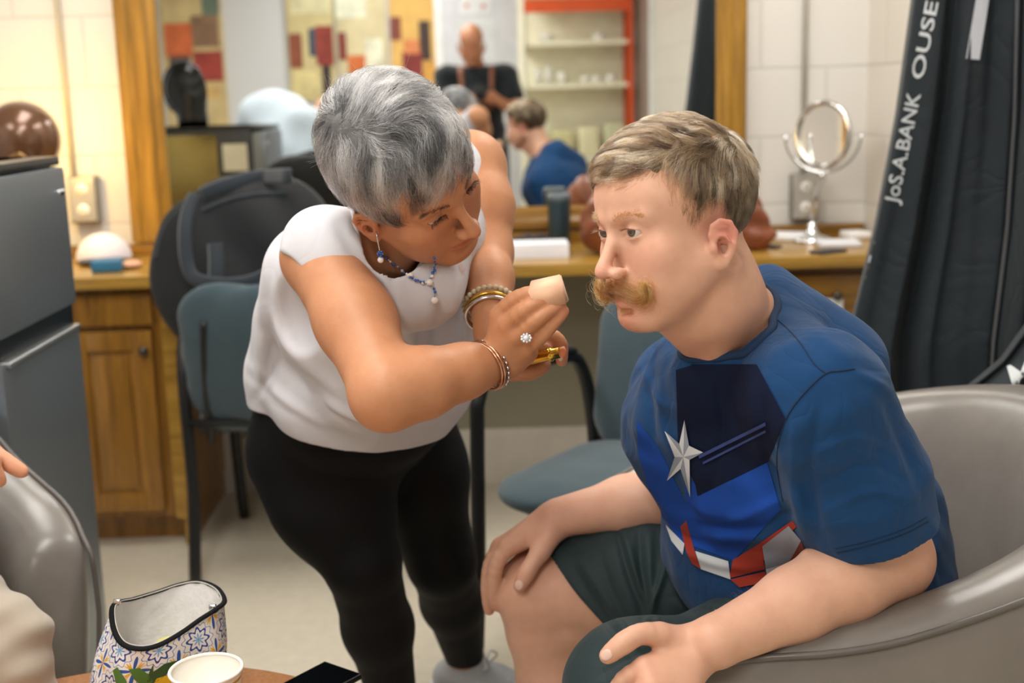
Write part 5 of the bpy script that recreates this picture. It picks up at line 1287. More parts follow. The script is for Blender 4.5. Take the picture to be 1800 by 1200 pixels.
    def legs(F, g):
        F.chain([hR+(-.012, 0, 0), hR*.55+kR*.45+(-.006, 0, 0), kR], [.108+g, .096+g, .062+g], k=.04, kin=.05)
        F.chain([kR, kR*.6+aR*.4+(0, .012, 0), aR], [.061+g, .057+g, .036+g], k=.02, kin=.03)
        F.chain([hL, hL*.55+kL*.45, kL], [.104+g, .090+g, .062+g], k=.03, kin=.05)
        F.chain([kL, kL*.6+aL*.4+(.0, .012, 0), aL], [.061+g, .056+g, .036+g], k=.02, kin=.03)
    legs(F, -.004)
    feet = []
    for a_, d_ in ((aR, (.75, -.45)), (aL, (.85, -.30))):
        d_ = _n((*d_, 0)); f_ = np.array((a_[0], a_[1], .045)); feet.append((a_, f_, d_)); F.chain([a_, f_, f_+d_*.12+(0, 0, -.015)], [.034, .032, .025], k=.02)
    base = lin('C7906A'); spots = [(L(0, .085, -.074), (.022, .012, .010), lin('B04A42'), 1.0, R), (L(.042, .062, -.030), .026, lin('C77E62'), .6), (L(-.042, .062, -.030), .026, lin('C77E62'), .6), (L(0, .112, -.043), .014, lin('C77C64'), .5),
             (L(.031, .088, .004), .013, lin('9A6650'), .6), (L(-.031, .088, .004), .013, lin('9A6650'), .6), (L(.08, -.005, -.03), .028, lin('C87A60'), .6),
             (Rs, .12, lin('BE8862'), .5), (L(0, .04, -.1), .05, lin('BB8058'), .5)]
    for pts, rad in fs+fs2: spots.append((pts[-1], .018, lin('D99C80'), .6))
    for q in mc: spots.append((q, .014, lin('C08060'), .4))
    for q, pxl in zip((fs[0], fs[1]), ((958, 514), (972, 519))):
        spots.append((q[0][-1]+view_frame(*pxl)@np.array((-.001, .004, .007)), (.0065, .0045, .006), lin('EBD2C8'), .9, view_frame(*pxl), 8))
    sm = skin_mat('tanned_skin', base, bumpy=.4, fold=.25)
    # creases: eye corners, nose to mouth
    F.frame(R, O)
    for s in (-1, 1):
        F.chain([(s*.017, .0905, -.048), (s*.025, .0865, -.062), (s*.029, .0800, -.078)], [.0012, .0016, .0010], k=.005, mode='c')
        for j in range(3): F.cap((s*.048, .0665, .004-.005*j), (s*.058, .054, .010-.009*j), .0006, .0004, k=.003, mode='c')
    for j in range(2): F.cap((-.03, .0868, .040+.012*j), (.03, .0868, .040+.012*j), .0008, .0008, k=.004, mode='c')
    body = fld('body', F, .0023, sm, root, painter(base, spots))
    for s in (-1, 1):
        c = L(s*.0312, .0745, 0); look = _n(P(1010, 510, 1.56)-c); eyeball('eyeball', R, O, s, look, body, eye_mat('eye', None, (.06, .035, .02), (c, look)))
    # ---------------- hair
    hc, hr = (0, -.012, .036), (.076*.98, .097, .087)
    hl_y = [-.12, -.09, -.06, -.035, -.015, .010, .030, .045, .058, .070, .090]; hl_z = [-.062, -.072, -.068, -.030, -.012, -.004, .014, .036, .052, .062, .066]
    def hairline(p): return np.clip((p[:, 2]-np.interp(p[:, 1], hl_y, hl_z))/.006+.5, 0, 1)
    wh = np.array((.034, -.045, .10))
    cap = Field(); cap.k = .004; cap.frame(R, O)
    cap.ell(hc, (.0785, .1030, .0900)); cap.ell((-.004, -.030, .070), (.068, .072, .052), k=.03); cap.ell((0, .022, .070), (.060, .050, .034), k=.03)
    cb = Field(); cb.ops = list(cap.ops)
    cap.disp(lambda q: .0016*np.sin(((q-O) @ R) @ np.array((150, 120, 90.)))*np.sin(((q-O) @ R) @ np.array((-90, 160, 60.))))
    def cut(q):
        l = (q-O) @ R; return (np.interp(l[..., 1], hl_y, hl_z)+.004-l[..., 2])*.6
    cap.ops.append((cut, None, None, .004, 'i'))
    fld('scalp_hair', cap, .0025, mat('grey_hair_base', '5B5A5A', .8, var=.35, vs=60, bump=.5, bs=250, bd=.002), body, relax=1)
    sh = fieldshell(cb, R, O)
    def flow(p, t):
        a0 = np.array((.034, -.045, .10)); ab = np.array((-.004, .075, .008)); hh = np.clip(((p-a0)@ab)/(ab@ab), 0, 1)[:, None]; v = p-(a0+hh*ab)+np.array((0, .25, 0))*hh*.06; r_ = np.linalg.norm(v, axis=1, keepdims=True); v = v/r_
        sw = np.cross(np.array((.25, -.3, .9)), v); v = v+sw*(.35*np.exp(-r_/.03))
        fr = np.clip((p[:, 1:2]-.0)/.05, 0, 1)*np.clip((p[:, 2:3])/.03, 0, 1)
        v = v*(1-.65*fr)+np.array((.75, .35, -.35))*.65*fr             # fringe brushed to her right temple
        bk = np.clip(-(p[:, 1:2]+.05)/.04, 0, 1)*np.clip((.06-p[:, 2:3])/.04, 0, 1)
        v = v*(1-.6*bk)+np.array((0, .15, -1.))*.6*bk
        v[:, 0] += .22*np.sin(p[:, 1]*85+p[:, 2]*60+t*2.5); return v
    rr = np.random.default_rng(5); n = 20000
    rp = scalp_points(n, hc, hr, hairline, rr); g_, nr = sh(rp); rp = rp-nr*g_[:, None]; g_, nr = sh(rp)
    low = np.clip((rp[:, 2]+.02)/.08, 0, 1)*(1-.45*np.clip((rp[:, 1]-.03)/.04, 0, 1))
    S_ = grow(rp, nr, flow, 15, (.032+.042*low)*(.7+.5*rr.random(n)), (.003+.008*low)*(.4+.9*rr.random(n)), R, O, sh, rr, .30, jitter=.20) @ R.T+O
    S_, shd = clump(S_, 60, .80, rr)
    grey = hair_mat('grey_hair', [(0, lin('0E0E10')), (.35, lin('3A3A3C')), (.55, lin('77777A')), (.75, lin('B4B4B6')), (1, lin('F4F4F4'))], shade=True)
    hair('short_hair', S_, .00020, .00008, grey, body, shd)
    # stray hairs standing up at the crown
    n = 260; q = scalp_points(n, hc, (hr[0]+.012, hr[1]+.012, hr[2]+.012), lambda p: (p[:, 2] > .06)*1.0, rr); g_, nr = sh(q); nr2 = nr+rr.normal(size=nr.shape)*.6; st = np.linspace(0, 1, 6)[None, :, None]
    S2 = (q[:, None]+nr2[:, None]*st*.016+rr.normal(size=(n, 1, 3))*.004*st**2) @ R.T+O; hair('stray_hair', S2, .00007, .00003, grey, body, rr.random(n)*.5+.5)
    def tuft(c0, c1, n, ln, d0, d1, sd, seed, up=0.0):
        r2 = np.random.default_rng(seed); t = r2.random(n); a = np.outer(1-t, c0)+np.outer(t, c1)+r2.normal(size=(n, 3))*sd
        a[:, 2] += up*np.sin(PI*t); d = np.outer(1-t, d0)+np.outer(t, d1)+r2.normal(size=(n, 3))*.16; d /= np.linalg.norm(d, axis=1)[:, None]
        st = np.linspace(0, 1, 5)[None, :, None]; return (a[:, None]+d[:, None]*ln*st*(.7+.5*r2.random(n))[:, None, None]) @ R.T+O
    hair('eyebrow', np.concatenate([tuft((s*.013, .0935, .0170), (s*.047, .0790, .0205), 700, .0075, (s*.5, .25, .35), (s*.9, -.35, -.12), (.0008, .0006, .0012), 11+s, .004) for s in (-1, 1)]), .00014, .00006, hair_mat('dark_brow_hair', [(0, lin('17110D')), (1, lin('4A3C32'))]), body)
    hair('eyelash', np.concatenate([tuft((s*.020, .0885, .0016), (s*.043, .0840, .0010), 150, .0085, (s*.0, .9, -.05), (s*.6, .7, -.05), (.0002, .0002, .0002), 21+s, .0018) for s in (-1, 1)]), .00015, .00006, hair_mat('black_lash', [(0, lin('120C0A')), (1, lin('2A1E18'))]), body)
    # ================= clothes
    S = Field(); S.k = .03
    S.frame(T, PW)
    S.ell((0, -.02, -.01), (.200, .165, .15), k=.05); S.ell((0, .015, .14), (.185, .160, .15), k=.06); S.ell((0, .0, .33), (.168, .130, .150), k=.06)
    for s in (-1, 1): S.ell((s*.075, .085, .27), (.088, .078, .088), k=.05)
    S.world(); S.cap(nb, Rs+T@np.array((-.005, 0, .0)), .062, .064, k=.05); S.cap(nb, Ls+T@np.array((.010, 0, .0)), .060, .058, k=.05)
    S.cap(P(530, 470, 1.86), P(490, 640, 2.05), .055, .055, k=.06)                               # loose cloth at her back
    S.cap(P(600, 450, 1.72), P(735, 505, 1.73), .050, .052, k=.05); S.cap(P(735, 505, 1.73), P(815, 400, 1.88), .05, .05, k=.05)
    # armholes, neckline, hem
    for c_, sgn in ((Rs, 1), (Ls, -1)):
        S.frame(T, c_); S.ell((sgn*.082, .004, -.055), (.064, .076, .100), k=.006, mode='c')
    S.world(); S.chain([L(0, -.02, -.06), nb+(nb-L(0, -.034, -.095))*-.1, P(694, 432, 1.70)], [.060, .060, .046], k=.005, mode='c')
    S.ell(O, (.10, .10, .125), k=.003, mode='c')
    h0, h1, h2 = P(445, 692, 2.10), P(640, 792, 1.89), P(828, 712, 2.16)
    hn = _n(np.cross(h1-h0, h2-h0)); hn = hn*np.sign(hn.dot(PW-nb)); S.plane(h1, hn, .003)
    def cr(c0, c1, width, amp, freq, ph):
        a_, b_ = np.array(c0), np.array(c1); ab = b_-a_; L_ = np.linalg.norm(ab); t_ = ab/L_; side_ = _n(np.cross(t_, C2W @ np.array((0, 0, 1.))))
        def fn(q):
            x = q-a_; u = (x@t_)/L_; v = x@side_; w_ = np.exp(-((x**2).sum(-1)-(x@t_)**2)/(1.1*width)**2)*np.clip(u*3, 0, 1)*np.clip((1-u)*3, 0, 1)
            return amp*w_*np.sin(v*freq+ph+u*1.5)
        S.disp(fn, np.minimum(a_, b_)-width*3, np.maximum(a_, b_)+width*3)
    cr(P(600, 380, 1.75), P(700, 640, 1.75), .05, .006, 120, 0); cr(P(700, 500, 1.75), P(640, 760, 1.95), .05, .005, 110, 1)
    cr(P(500, 480, 1.85), P(470, 690, 2.0), .05, .006, 120, 2); cr(P(450, 640, 2.0), P(620, 780, 2.0), .05, .006, 130, .5)
    cr(P(560, 640, 1.95), P(800, 740, 2.0), .05, .005, 130, .5); cr(P(830, 420, 1.85), P(780, 700, 1.95), .05, .006, 120, 1.5)
    rg = np.random.default_rng(4); K = rg.normal(size=(7, 3)); K = K/np.linalg.norm(K, axis=1)[:, None]*42*(.6+.9*rg.random(7))[:, None]; ph = rg.random(7)*6.28
    S.disp(lambda q: .0028*sum(np.sin(q @ K[i]+ph[i]) for i in range(7))/3)
    shirt = fld('sleeveless_top', S, .003, fabric('white_cotton', 'CFCFD5', var=.03, scale=1500, rough=.85, sheen=.05, wr=.10, wrs=9), body, relax=2)
    wrinkle(shirt, [([(596, 400), (640, 470), (680, 560), (706, 640)], 13, -.009), ([(618, 410), (680, 500), (720, 600), (728, 680)], 12, .007), ([(655, 480), (700, 560), (735, 640)], 9, -.005), ([(772, 540), (764, 650), (742, 740)], 12, -.008), ([(800, 500), (795, 620), (775, 730)], 12, .007), ([(838, 430), (826, 540), (812, 650)], 10, -.006),
        ([(500, 430), (490, 520), (520, 600)], 10, .006), ([(470, 540), (520, 620), (600, 690)], 12, .007), ([(455, 570), (505, 650), (580, 720)], 10, -.007), ([(440, 640), (500, 700), (580, 750)], 10, .006), ([(480, 600), (470, 660), (450, 700)], 8, -.006), ([(560, 700), (640, 738), (730, 740)], 9, .006), ([(580, 725), (660, 760), (760, 740)], 8, -.006), ([(640, 690), (730, 712), (800, 680)], 9, -.006), ([(700, 480), (705, 560), (690, 620)], 9, .004)])
    G = Field(); G.k = .03; G.frame(T, PW); G.ell((0, -.02, .0), (.186, .150, .13), k=.05); G.ell((0, .01, .09), (.172, .148, .10), k=.05); G.world(); legs(G, .003)
    G.plane((0, 0, .085), (0, 0, -1), .002)
    gr = np.random.default_rng(8)
    fld('leggings', G, .0035, fabric('black_jersey', '050507', var=.1, scale=1500, rough=.75, sheen=.0), body, relax=5)
    # trainers
    grey_m, white_m = fabric('grey_knit', 'A9ABAE', scale=500), mat('white_rubber', 'D8D8D6', .6)
    for a_, f_, d_ in feet:
        K_ = Field(); K_.k = .02; z = np.array((0, 0, 1.)); sd = np.cross(z, d_)
        K_.chain([f_-d_*.035+(0, 0, -.005), f_+d_*.06+(0, 0, -.012), f_+d_*.15+(0, 0, -.020)], [.040, .040, .034], k=.02, kin=.03)
        K_.cap(f_+(0, 0, 0), f_+(0, 0, .045), .040, .042, k=.02); K_.plane((0, 0, .018), (0, 0, -1), .003); K_.cap(f_+(0, 0, .03), f_+(0, 0, .13), .034, .040, k=.004, mode='c')
        shoe = fld('shoe', K_, .0035, grey_m, body)
        so = Field(); so.k = .02; so.chain([f_-d_*.04+(0, 0, -.025), f_+d_*.06+(0, 0, -.025), f_+d_*.15+(0, 0, -.025)], [.043, .045, .038], k=.02, kin=.03); so.plane((0, 0, .001), (0, 0, -1), .002); so.plane((0, 0, .026), (0, 0, 1), .002)
        fld('sole', so, .0035, white_m, shoe)
        bm = bmesh.new()
        for j in range(5):
            b0 = f_+d_*(.045+.018*j)+z*(.030-.005*j); tube(bm, catmull([b0-sd*.022+d_*.004, b0+z*.006, b0+sd*.022+d_*.004], 4), .0028, 6)
        for sg_ in (-1, 1): tube(bm, catmull([f_+d_*.045+z*.034, f_+d_*.05+sd*sg_*.02+z*.055, f_+d_*.06+sd*sg_*.035+z*.040, f_+d_*.047+z*.034], 5), .0026, 6)
        obj('lace', bm, white_m, shoe)
    return dict(root=root, body=body, shirt=shirt, R=R, O=O, L=L, Rs=Rs, Re=Re, Rw=Rw, Le=Le, Lw=Lw, nb=nb, T=T, PW=PW)
WOMAN = build_woman()
# ================================================================== jewellery, sponge, prints, pouch, the two other people
def ring_band(name, c, axis, r, thick, m_, parent, wob=0.0, beads=0, flatk=1.0, tilt=0):
    axis = _n(axis); e1 = _n(np.cross(axis, (0, 0, 1.))); e2 = np.cross(axis, e1); bm = bmesh.new()
    pts = [c+r*(math.cos(a)*e1*1.08+math.sin(a)*e2*.94)+axis*wob*math.sin(a+tilt) for a in np.linspace(0, 2*PI, 56, endpoint=False)]
    if beads:
        for q in pts[::max(1, 56//beads)]: blob(bm, q, thick, 8)
    else: tube(bm, pts, thick, 8, closed=True)
    return obj(name, bm, m_, parent)
GOLD = mat('rose_gold', 'C99A7C', .22, 1.0, var=0); GOLDY = mat('gold', 'D8B24A', .2, 1.0, var=0); SILV = mat('silver', 'D0D0D2', .18, 1.0, var=0); PEARL = mat('pearl', 'EDE6E0', .2, 0, var=0, Coat_Weight=.6)
W = WOMAN; wb = W['body']
fa = _n(W['Rw']-W['Re']); c = W['Re']*.10+W['Rw']*.90
c = P(862, 640, 1.615); fa = _n(W['Rw']-W['Re'])
ring_band('bangle', c-fa*.004, fa, .0345, .0026, GOLD, wb, .005, tilt=.3); ring_band('bangle', c-fa*.011, fa, .0350, .0020, GOLD, wb, .006, tilt=.8); ring_band('beaded_bracelet', c+fa*.004, fa, .0335, .0026, SILV, wb, .004, beads=28)
fb = _n(W['Lw']-W['Le']); c = W['Le']*.22+W['Lw']*.78
ring_band('beaded_bracelet', c, fb, .0335, .0040, mat('pale_beads', 'C9C2A4', .3), wb, .004, beads=28); ring_band('bangle', c+fb*.012, fb, .0325, .0022, GOLDY, wb, .004); ring_band('watch_band', c+fb*.020, fb, .0325, .0030, SILV, wb, .002)
# finger ring with a round stone cluster
rc = P(922, 590, 1.578); vf = view_frame(922, 592)
bm = bmesh.new(); ax_ = _n(P(938, 566, 1.567)-P(911, 590, 1.585)); e1 = _n(np.cross(ax_, vf[:, 2])); e2 = np.cross(ax_, e1); cc = P(920, 583, 1.584)
tube(bm, [cc+.0128*(math.cos(a)*e1+math.sin(a)*e2) for a in np.linspace(0, 2*PI, 32, endpoint=False)], .0013, 8, closed=True); rg_ = obj('ring', bm, SILV, wb)
bm = bmesh.new(); q = P(925, 594, 1.562)
for k_ in range(9): a = 2*PI*k_/9; blob(bm, q+vf@np.array((.0058*math.cos(a), .0048*math.sin(a), 0)), .0019, 8)
blob(bm, q, (.0042, .0042, .0042), 12); obj('stone_cluster', bm, mat('diamond', 'E8ECF2', .05, .2, var=0, Coat_Weight=1.0), rg_)
# necklace: a beaded chain with a hanging drop; earring
BLUE = mat('blue_bead', '2E62B4', .15, 0, Coat_Weight=.5)
TS = bvh(W['shirt']); TB = bvh(W['body'])
def onto(px, py, off=.003):
    d = Vector(ray(px, py)).normalized(); hits = [h for h in (TS.ray_cast(Vector(CAMP), d), TB.ray_cast(Vector(CAMP), d)) if h[0] is not None]
    if not hits: return P(px, py, 1.7)
    h = min(hits, key=lambda q: q[3]); return np.array(h[0])-np.array(d)*off
chain = [onto(x, y) for x, y in ((672, 448), (690, 462), (706, 474), (716, 483), (728, 491), (742, 495), (754, 492), (762, 478), (765, 462), (764, 450))]
drop = [onto(x, y) for x, y in ((744, 496), (756, 498), (763, 506), (764, 518), (765, 528))]
cp_ = catmull(chain, 6); bm = bmesh.new(); tube(bm, cp_, .0006, 5); tube(bm, catmull(drop, 4), .0006, 5); nk_ = obj('necklace', bm, SILV, wb)
bmb, bmp = bmesh.new(), bmesh.new(); rr = random.Random(4)
for i, q in enumerate(cp_+catmull(drop, 3)):
    if i % 2: blob(bmb if rr.random() < .62 else bmp, q+np.array((rr.uniform(-.001, .001), -.001, rr.uniform(-.001, .001))), rr.uniform(.0016, .0026), 8)
for x, y, r_ in ((755, 496, .0048), (764, 528, .0052), (722, 483, .0034)): blob(bmp, onto(x, y, .005), r_, 14)
obj('blue_beads', bmb, BLUE, nk_); obj('pearls', bmp, PEARL, nk_)
ep = P(662, 412, 1.60); h_ = TB.ray_cast(Vector(CAMP), Vector(ray(662, 411)).normalized())
if h_[0] is not None: ep = np.array(h_[0])-np.array((0, .003, 0))
bm = bmesh.new(); tube(bm, catmull([ep+np.array((0, 0, .003)), ep+np.array((.001, -.004, -.004)), ep+np.array((.003, 0, -.020)), ep+np.array((.004, 0, -.027))], 4), .0008, 6); er = obj('earring', bm, SILV, wb)
bm = bmesh.new()
for k_ in range(6): blob(bm, ep+np.array((.004+.003*math.cos(k_), -.002+.002*math.sin(k_*2), -.026+.003*math.sin(k_))), .0019, 8)
obj('blue_beads', bm, BLUE, er); bm = bmesh.new(); blob(bm, ep+np.array((.004, -.001, -.034)), .0042, 14); obj('pearl', bm, PEARL, er)
decal('chest_emblem', [([(806, 466), (812, 462), (815, 470), (809, 476)], 0), ([(812, 474), (818, 471), (817, 481), (811, 482)], 0)], [mat('pale_pink_print', 'D9C2BE', .6)], TS, W['shirt'], 3, .0010)
# ---------------- makeup sponge (held) and gold tube (held)
def hexa(name, pts, m_, parent=None, bev=.0015):
    bm = bmesh.new(); v = [bm.verts.new(Vector(p)) for p in pts]
    for f in ((0, 1, 2, 3), (7, 6, 5, 4), (0, 4, 5, 1), (1, 5, 6, 2), (2, 6, 7, 3), (3, 7, 4, 0)): bm.faces.new([v[i] for i in f])
    bmesh.ops.recalc_face_normals(bm, faces=bm.faces); bmesh.ops.bevel(bm, geom=list(bm.edges), offset=bev, segments=3, affect='EDGES'); return obj(name, bm, m_, parent)
SPG = NT('latex_sponge'); v_ = SPG.coord(); SPG.set(Base_Color=lin('EBC0A0'), Roughness=.85, Subsurface_Weight=.2, Subsurface_Radius=(.01, .006, .004)); SPG.bump(SPG.noise(v_, 900, 2), .3, .0006)
sp = hexa('makeup_sponge', [P(927, 512, 1.560), P(983, 501, 1.555), P(986, 481, 1.60), P(932, 493, 1.605), P(944, 545, 1.565), P(995, 534, 1.560), P(1001, 529, 1.60), P(950, 540, 1.61)], SPG.m)
tag(sp, 'pale pink wedge makeup sponge held up to the moustache', 'sponge')
a_, b_ = P(925, 632, 1.635), P(972, 622, 1.628); ax_ = _n(b_-a_)
e = empty('gold_tube', a_, 'small gold cosmetic tube held in the lower hand', 'cosmetic tube')
bm = bmesh.new(); lathe(bm, [(0, 0), (.0075, 0), (.008, .002), (.008, .030), (.0092, .031), (.0092, .036), (.0075, .037), (.0075, .046), (0, .046)], a_, 28, ax_); obj('body', bm, GOLDY, e)
bm = bmesh.new(); lathe(bm, [(0, .0), (.0070, 0), (.0070, .008), (0, .010)], a_+ax_*.046, 24, ax_); obj('tip', bm, mat('peach_cream', 'E08A5A', .4), e)
# ---------------- print on the t-shirt
MS_ = MAN['shirt']; TM = bvh(MS_)
PR = [mat('print_navy', '0B1630', .85, spec=.2), mat('print_royal', '1B48A0', .85, spec=.2), mat('print_red', 'A0301E', .75, bump=.1, bs=1200), mat('print_white', 'C8CDD2', .7, bump=.1, bs=1200), mat('print_grey', '8A93A0', .7, bump=.1, bs=1200), mat('print_line', '2E3F78', .75), mat('print_brown', '6B2A1E', .75)]
blocks = [
 ([(1117, 700), (1160, 790), (1215, 860), (1205, 960), (1150, 890), (1122, 800)], 1),
 ([(1205, 850), (1345, 800), (1372, 895), (1290, 985), (1205, 955)], 1),
 ([(1215, 640), (1330, 640), (1380, 735), (1350, 812), (1226, 872), (1205, 760)], 0),
 ([(1188, 650), (1222, 640), (1232, 872), (1192, 790)], 0),
 ([(1196, 925), (1206, 915), (1222, 972), (1206, 968)], 2),
 ([(1288, 984), (1335, 955), (1345, 1000), (1282, 1016)], 2), ([(1335, 955), (1392, 915), (1400, 925), (1342, 985)], 2),
 ([(1170, 922), (1203, 955), (1200, 975), (1180, 950)], 3), ([(1222, 968), (1280, 986), (1284, 1018), (1232, 1000)], 3),
 ([(1340, 960), (1386, 924), (1408, 950), (1386, 990), (1346, 1000)], 4), ([(1346, 1000), (1386, 990), (1398, 1010), (1400, 1022), (1350, 1020)], 3),
 ([(1386, 990), (1408, 950), (1428, 1004), (1400, 1012)], 6), ([(1206, 968), (1222, 972), (1232, 1000), (1216, 990)], 2),
 ([(1284, 1018), (1345, 1004), (1350, 1022), (1300, 1032)], 2)]
decal('printed_panels', [(p, m_, .0014+.00035*i) for i, (p, m_) in enumerate(blocks)], PR, TM, MS_, 3)
decal('printed_lines', [([(1228, 800), (1345, 742), (1346, 748), (1229, 806)], 0), ([(1235, 812), (1345, 756), (1346, 760), (1236, 816)], 0)], [PR[5]], TM, MS_, 5, .0062)
star = [(1203, 738), (1211, 783), (1236, 795), (1212, 808), (1213, 874), (1196, 824), (1172, 845), (1186, 803), (1168, 757), (1194, 780)]
sc_ = (1201, 803); st = []
for i in range(10):
    a, b = star[i], star[(i+1) % 10]; st.append(([sc_, a, b], (0, 1, 1, 0, 0, 1, 0, 0, 1, 1)[i] if True else 0))
st = [([sc_, star[i], star[(i+1) % 10]], 0 if i % 2 else 1) for i in range(10)]
decal('printed_star', st, [PR[3], PR[4]], TM, MS_, 4, .0066)
# seams: shoulder, armhole, sleeve hem, collar
def seam(name, pts, m_, parent, T_, r=.0008, off=.0004, n=10):
    q = []
    for x, y in catmull([np.array((*p, 0.)) for p in pts], n)[:] and [tuple(p[:2]) for p in catmull([np.array((*p, 0.)) for p in pts], n)]:
        d = Vector(ray(x, y)).normalized(); h = T_.ray_cast(Vector(CAMP), d)
        if h[0] is not None: q.append(np.array(h[0])-np.array(d)*off)
    bm = bmesh.new(); tube(bm, q, r, 6); return obj(name, bm, m_, parent)
SEAM = mat('navy_thread', '0E2440', .9); SEAMW = mat('white_thread', 'B9B9BC', .9)
seam('shoulder_seam', [(1338, 540), (1372, 566), (1405, 600), (1432, 640), (1452, 656)], SEAM, MS_, TM)
seam('armhole_seam', [(1502, 648), (1476, 652), (1452, 656), (1420, 684), (1388, 724), (1370, 770), (1366, 820), (1376, 880)], SEAM, MS_, TM, .0010)
seam('sleeve_hem_stitch', [(1470, 972), (1530, 958), (1590, 938), (1632, 916)], SEAM, MS_, TM, .0008)
seam('side_hem_stitch', [(1467, 965), (1527, 951), (1587, 931), (1629, 909)], SEAM, MS_, TM, .0006)
# collar rib on the t-shirt
def collar(name, T_, c0, axis, r, m_, parent, reach=.095, lo=-.09, hi=.10, n=72):
    """rib that runs round the neck opening of a garment, found by feeling outwards from the neck's axis"""
    axis = _n(axis); e1 = _n(np.cross(axis, (0, 0, 1.)+axis*0+(.1, 0, 0))); e2 = np.cross(axis, e1); q = []
    for i in range(n):
        a = 2*PI*i/n; d = e1*math.cos(a)+e2*math.sin(a)
        for t_ in np.linspace(hi, lo, 60):
            h = T_.ray_cast(Vector(c0+axis*t_), Vector(d), reach)
            if h[0] is not None: q.append(np.array(h[0])); break
    if len(q) < n//2: print('collar miss', len(q)); return
    for _ in range(3): q = [(q[i-1]+q[i]*2+q[(i+1) % len(q)])/4 for i in range(len(q))]
    bm = bmesh.new(); tube(bm, q, r, 8, closed=True); return obj(name, bm, m_, parent)
collar('collar_rib', TM, MAN['nb'], MAN['nk'][1]-MAN['nb'], .0058, mat('navy_rib', '123052', .9, bump=.4, bs=900), MS_, reach=.085)
wn = WOMAN['L'](0, -.034, -.095); collar('neckline_band', TS, WOMAN['nb'], wn-WOMAN['nb'], .0034, mat('white_band', 'DEDEE2', .85), W['shirt'], reach=.085)
# nails
def nail(px, py, dx, dy, w_, l_, T_, parent, col='E3BDAE'):
    d = Vector(ray(px, py)).normalized(); h = T_.ray_cast(Vector(CAMP), d)
    if h[0] is None: return
    nz = (Vector(h[1])*.7-d*.3).normalized(); ay = (Vector(P(px+dx, py+dy, h[0].y))-Vector(P(px, py, h[0].y))); ay = (ay-nz*ay.dot(nz)).normalized(); ax2 = ay.cross(nz)
    M3 = Matrix((ax2, ay, nz)).transposed(); bm = bmesh.new(); blob(bm, h[0]-nz*.0005, (w_, l_, .0016), 16, M3); obj('nail', bm, mat('nail', col, .3, var=.02), parent)
nail(955, 513, 20, 4, .0048, .0062, TB, wb, 'EAD3CB'); nail(970, 519, 20, 3, .0045, .0058, TB, wb, 'EAD3CB'); nail(985, 628, 2, 18, .0034, .0055, TB, wb, 'EAD3CB')
TMB = bvh(MAN['body']); nail(912, 1028, -8, 20, .0072, .0078, TMB, MAN['body']); nail(1066, 1151, -20, 12, .0062, .0080, TMB, MAN['body'])
# ---------------- floral zip pouch on the table
def fn_nodes(t):
    def M(op, a, b=None, c=None):
        q = t.new('ShaderNodeMath', operation=op)
        for i, v in enumerate((a, b, c)):
            if v is None: continue
            if hasattr(v, 'links'): t.l(v, q.inputs[i])
            else: q.inputs[i].default_value = v
        return q.outputs[0]
    return M
t = NT('azulejo_cloth'); M = fn_nodes(t); uvn = t.new('ShaderNodeUVMap'); sp_ = t.new('ShaderNodeSeparateXYZ'); t.l(uvn.outputs[0], sp_.inputs[0])
def cell(off):
    cx = M('SUBTRACT', M('FRACT', M('ADD', M('MULTIPLY', sp_.outputs[0], 1/.054), off)), .5); cy = M('SUBTRACT', M('FRACT', M('ADD', M('MULTIPLY', sp_.outputs[1], 1/.054), off)), .5)
    r = M('SQRT', M('ADD', M('MULTIPLY', cx, cx), M('MULTIPLY', cy, cy))); th = M('ARCTAN2', cy, cx); return cx, cy, r, th
def band(d, w_): return M('LESS_THAN', M('ABSOLUTE', d), w_)
cx, cy, r, th = cell(0.0); c4 = M('COSINE', M('MULTIPLY', th, 4)); c8 = M('COSINE', M('MULTIPLY', th, 8)); c12 = M('COSINE', M('MULTIPLY', th, 12))
outer = band(M('SUBTRACT', r, M('ADD', .255, M('MULTIPLY', c8, .05))), .032); inner = M('LESS_THAN', r, M('ADD', .10, M('MULTIPLY', c8, .07)))
x2, y2, r2, th2 = cell(.5); d8 = M('COSINE', M('MULTIPLY', th2, 8)); d4 = M('COSINE', M('MULTIPLY', th2, 4))
leafb = M('MULTIPLY', M('LESS_THAN', r2, M('ADD', .22, M('MULTIPLY', d8, .17))), M('GREATER_THAN', d4, .0)); leafy = M('MULTIPLY', M('LESS_THAN', r2, M('ADD', .24, M('MULTIPLY', M('COSINE', M('MULTIPLY', th2, 24)), .05))), M('LESS_THAN', d4, -.45))
dots = M('LESS_THAN', M('ABSOLUTE', M('SUBTRACT', r, M('ADD', .40, M('MULTIPLY', c12, .04)))), .012)
col = t.mix(dots, lin('EFEBE6'), lin('5E8FC8')); col = t.mix(leafb, col, lin('2B57A8')); col = t.mix(leafy, col, lin('E2B23A')); col = t.mix(outer, col, lin('20489C')); col = t.mix(inner, col, lin('6FA6D8'))
t.l(col, t.b.inputs['Base Color']); t.set(Roughness=.6); AZ = t.m
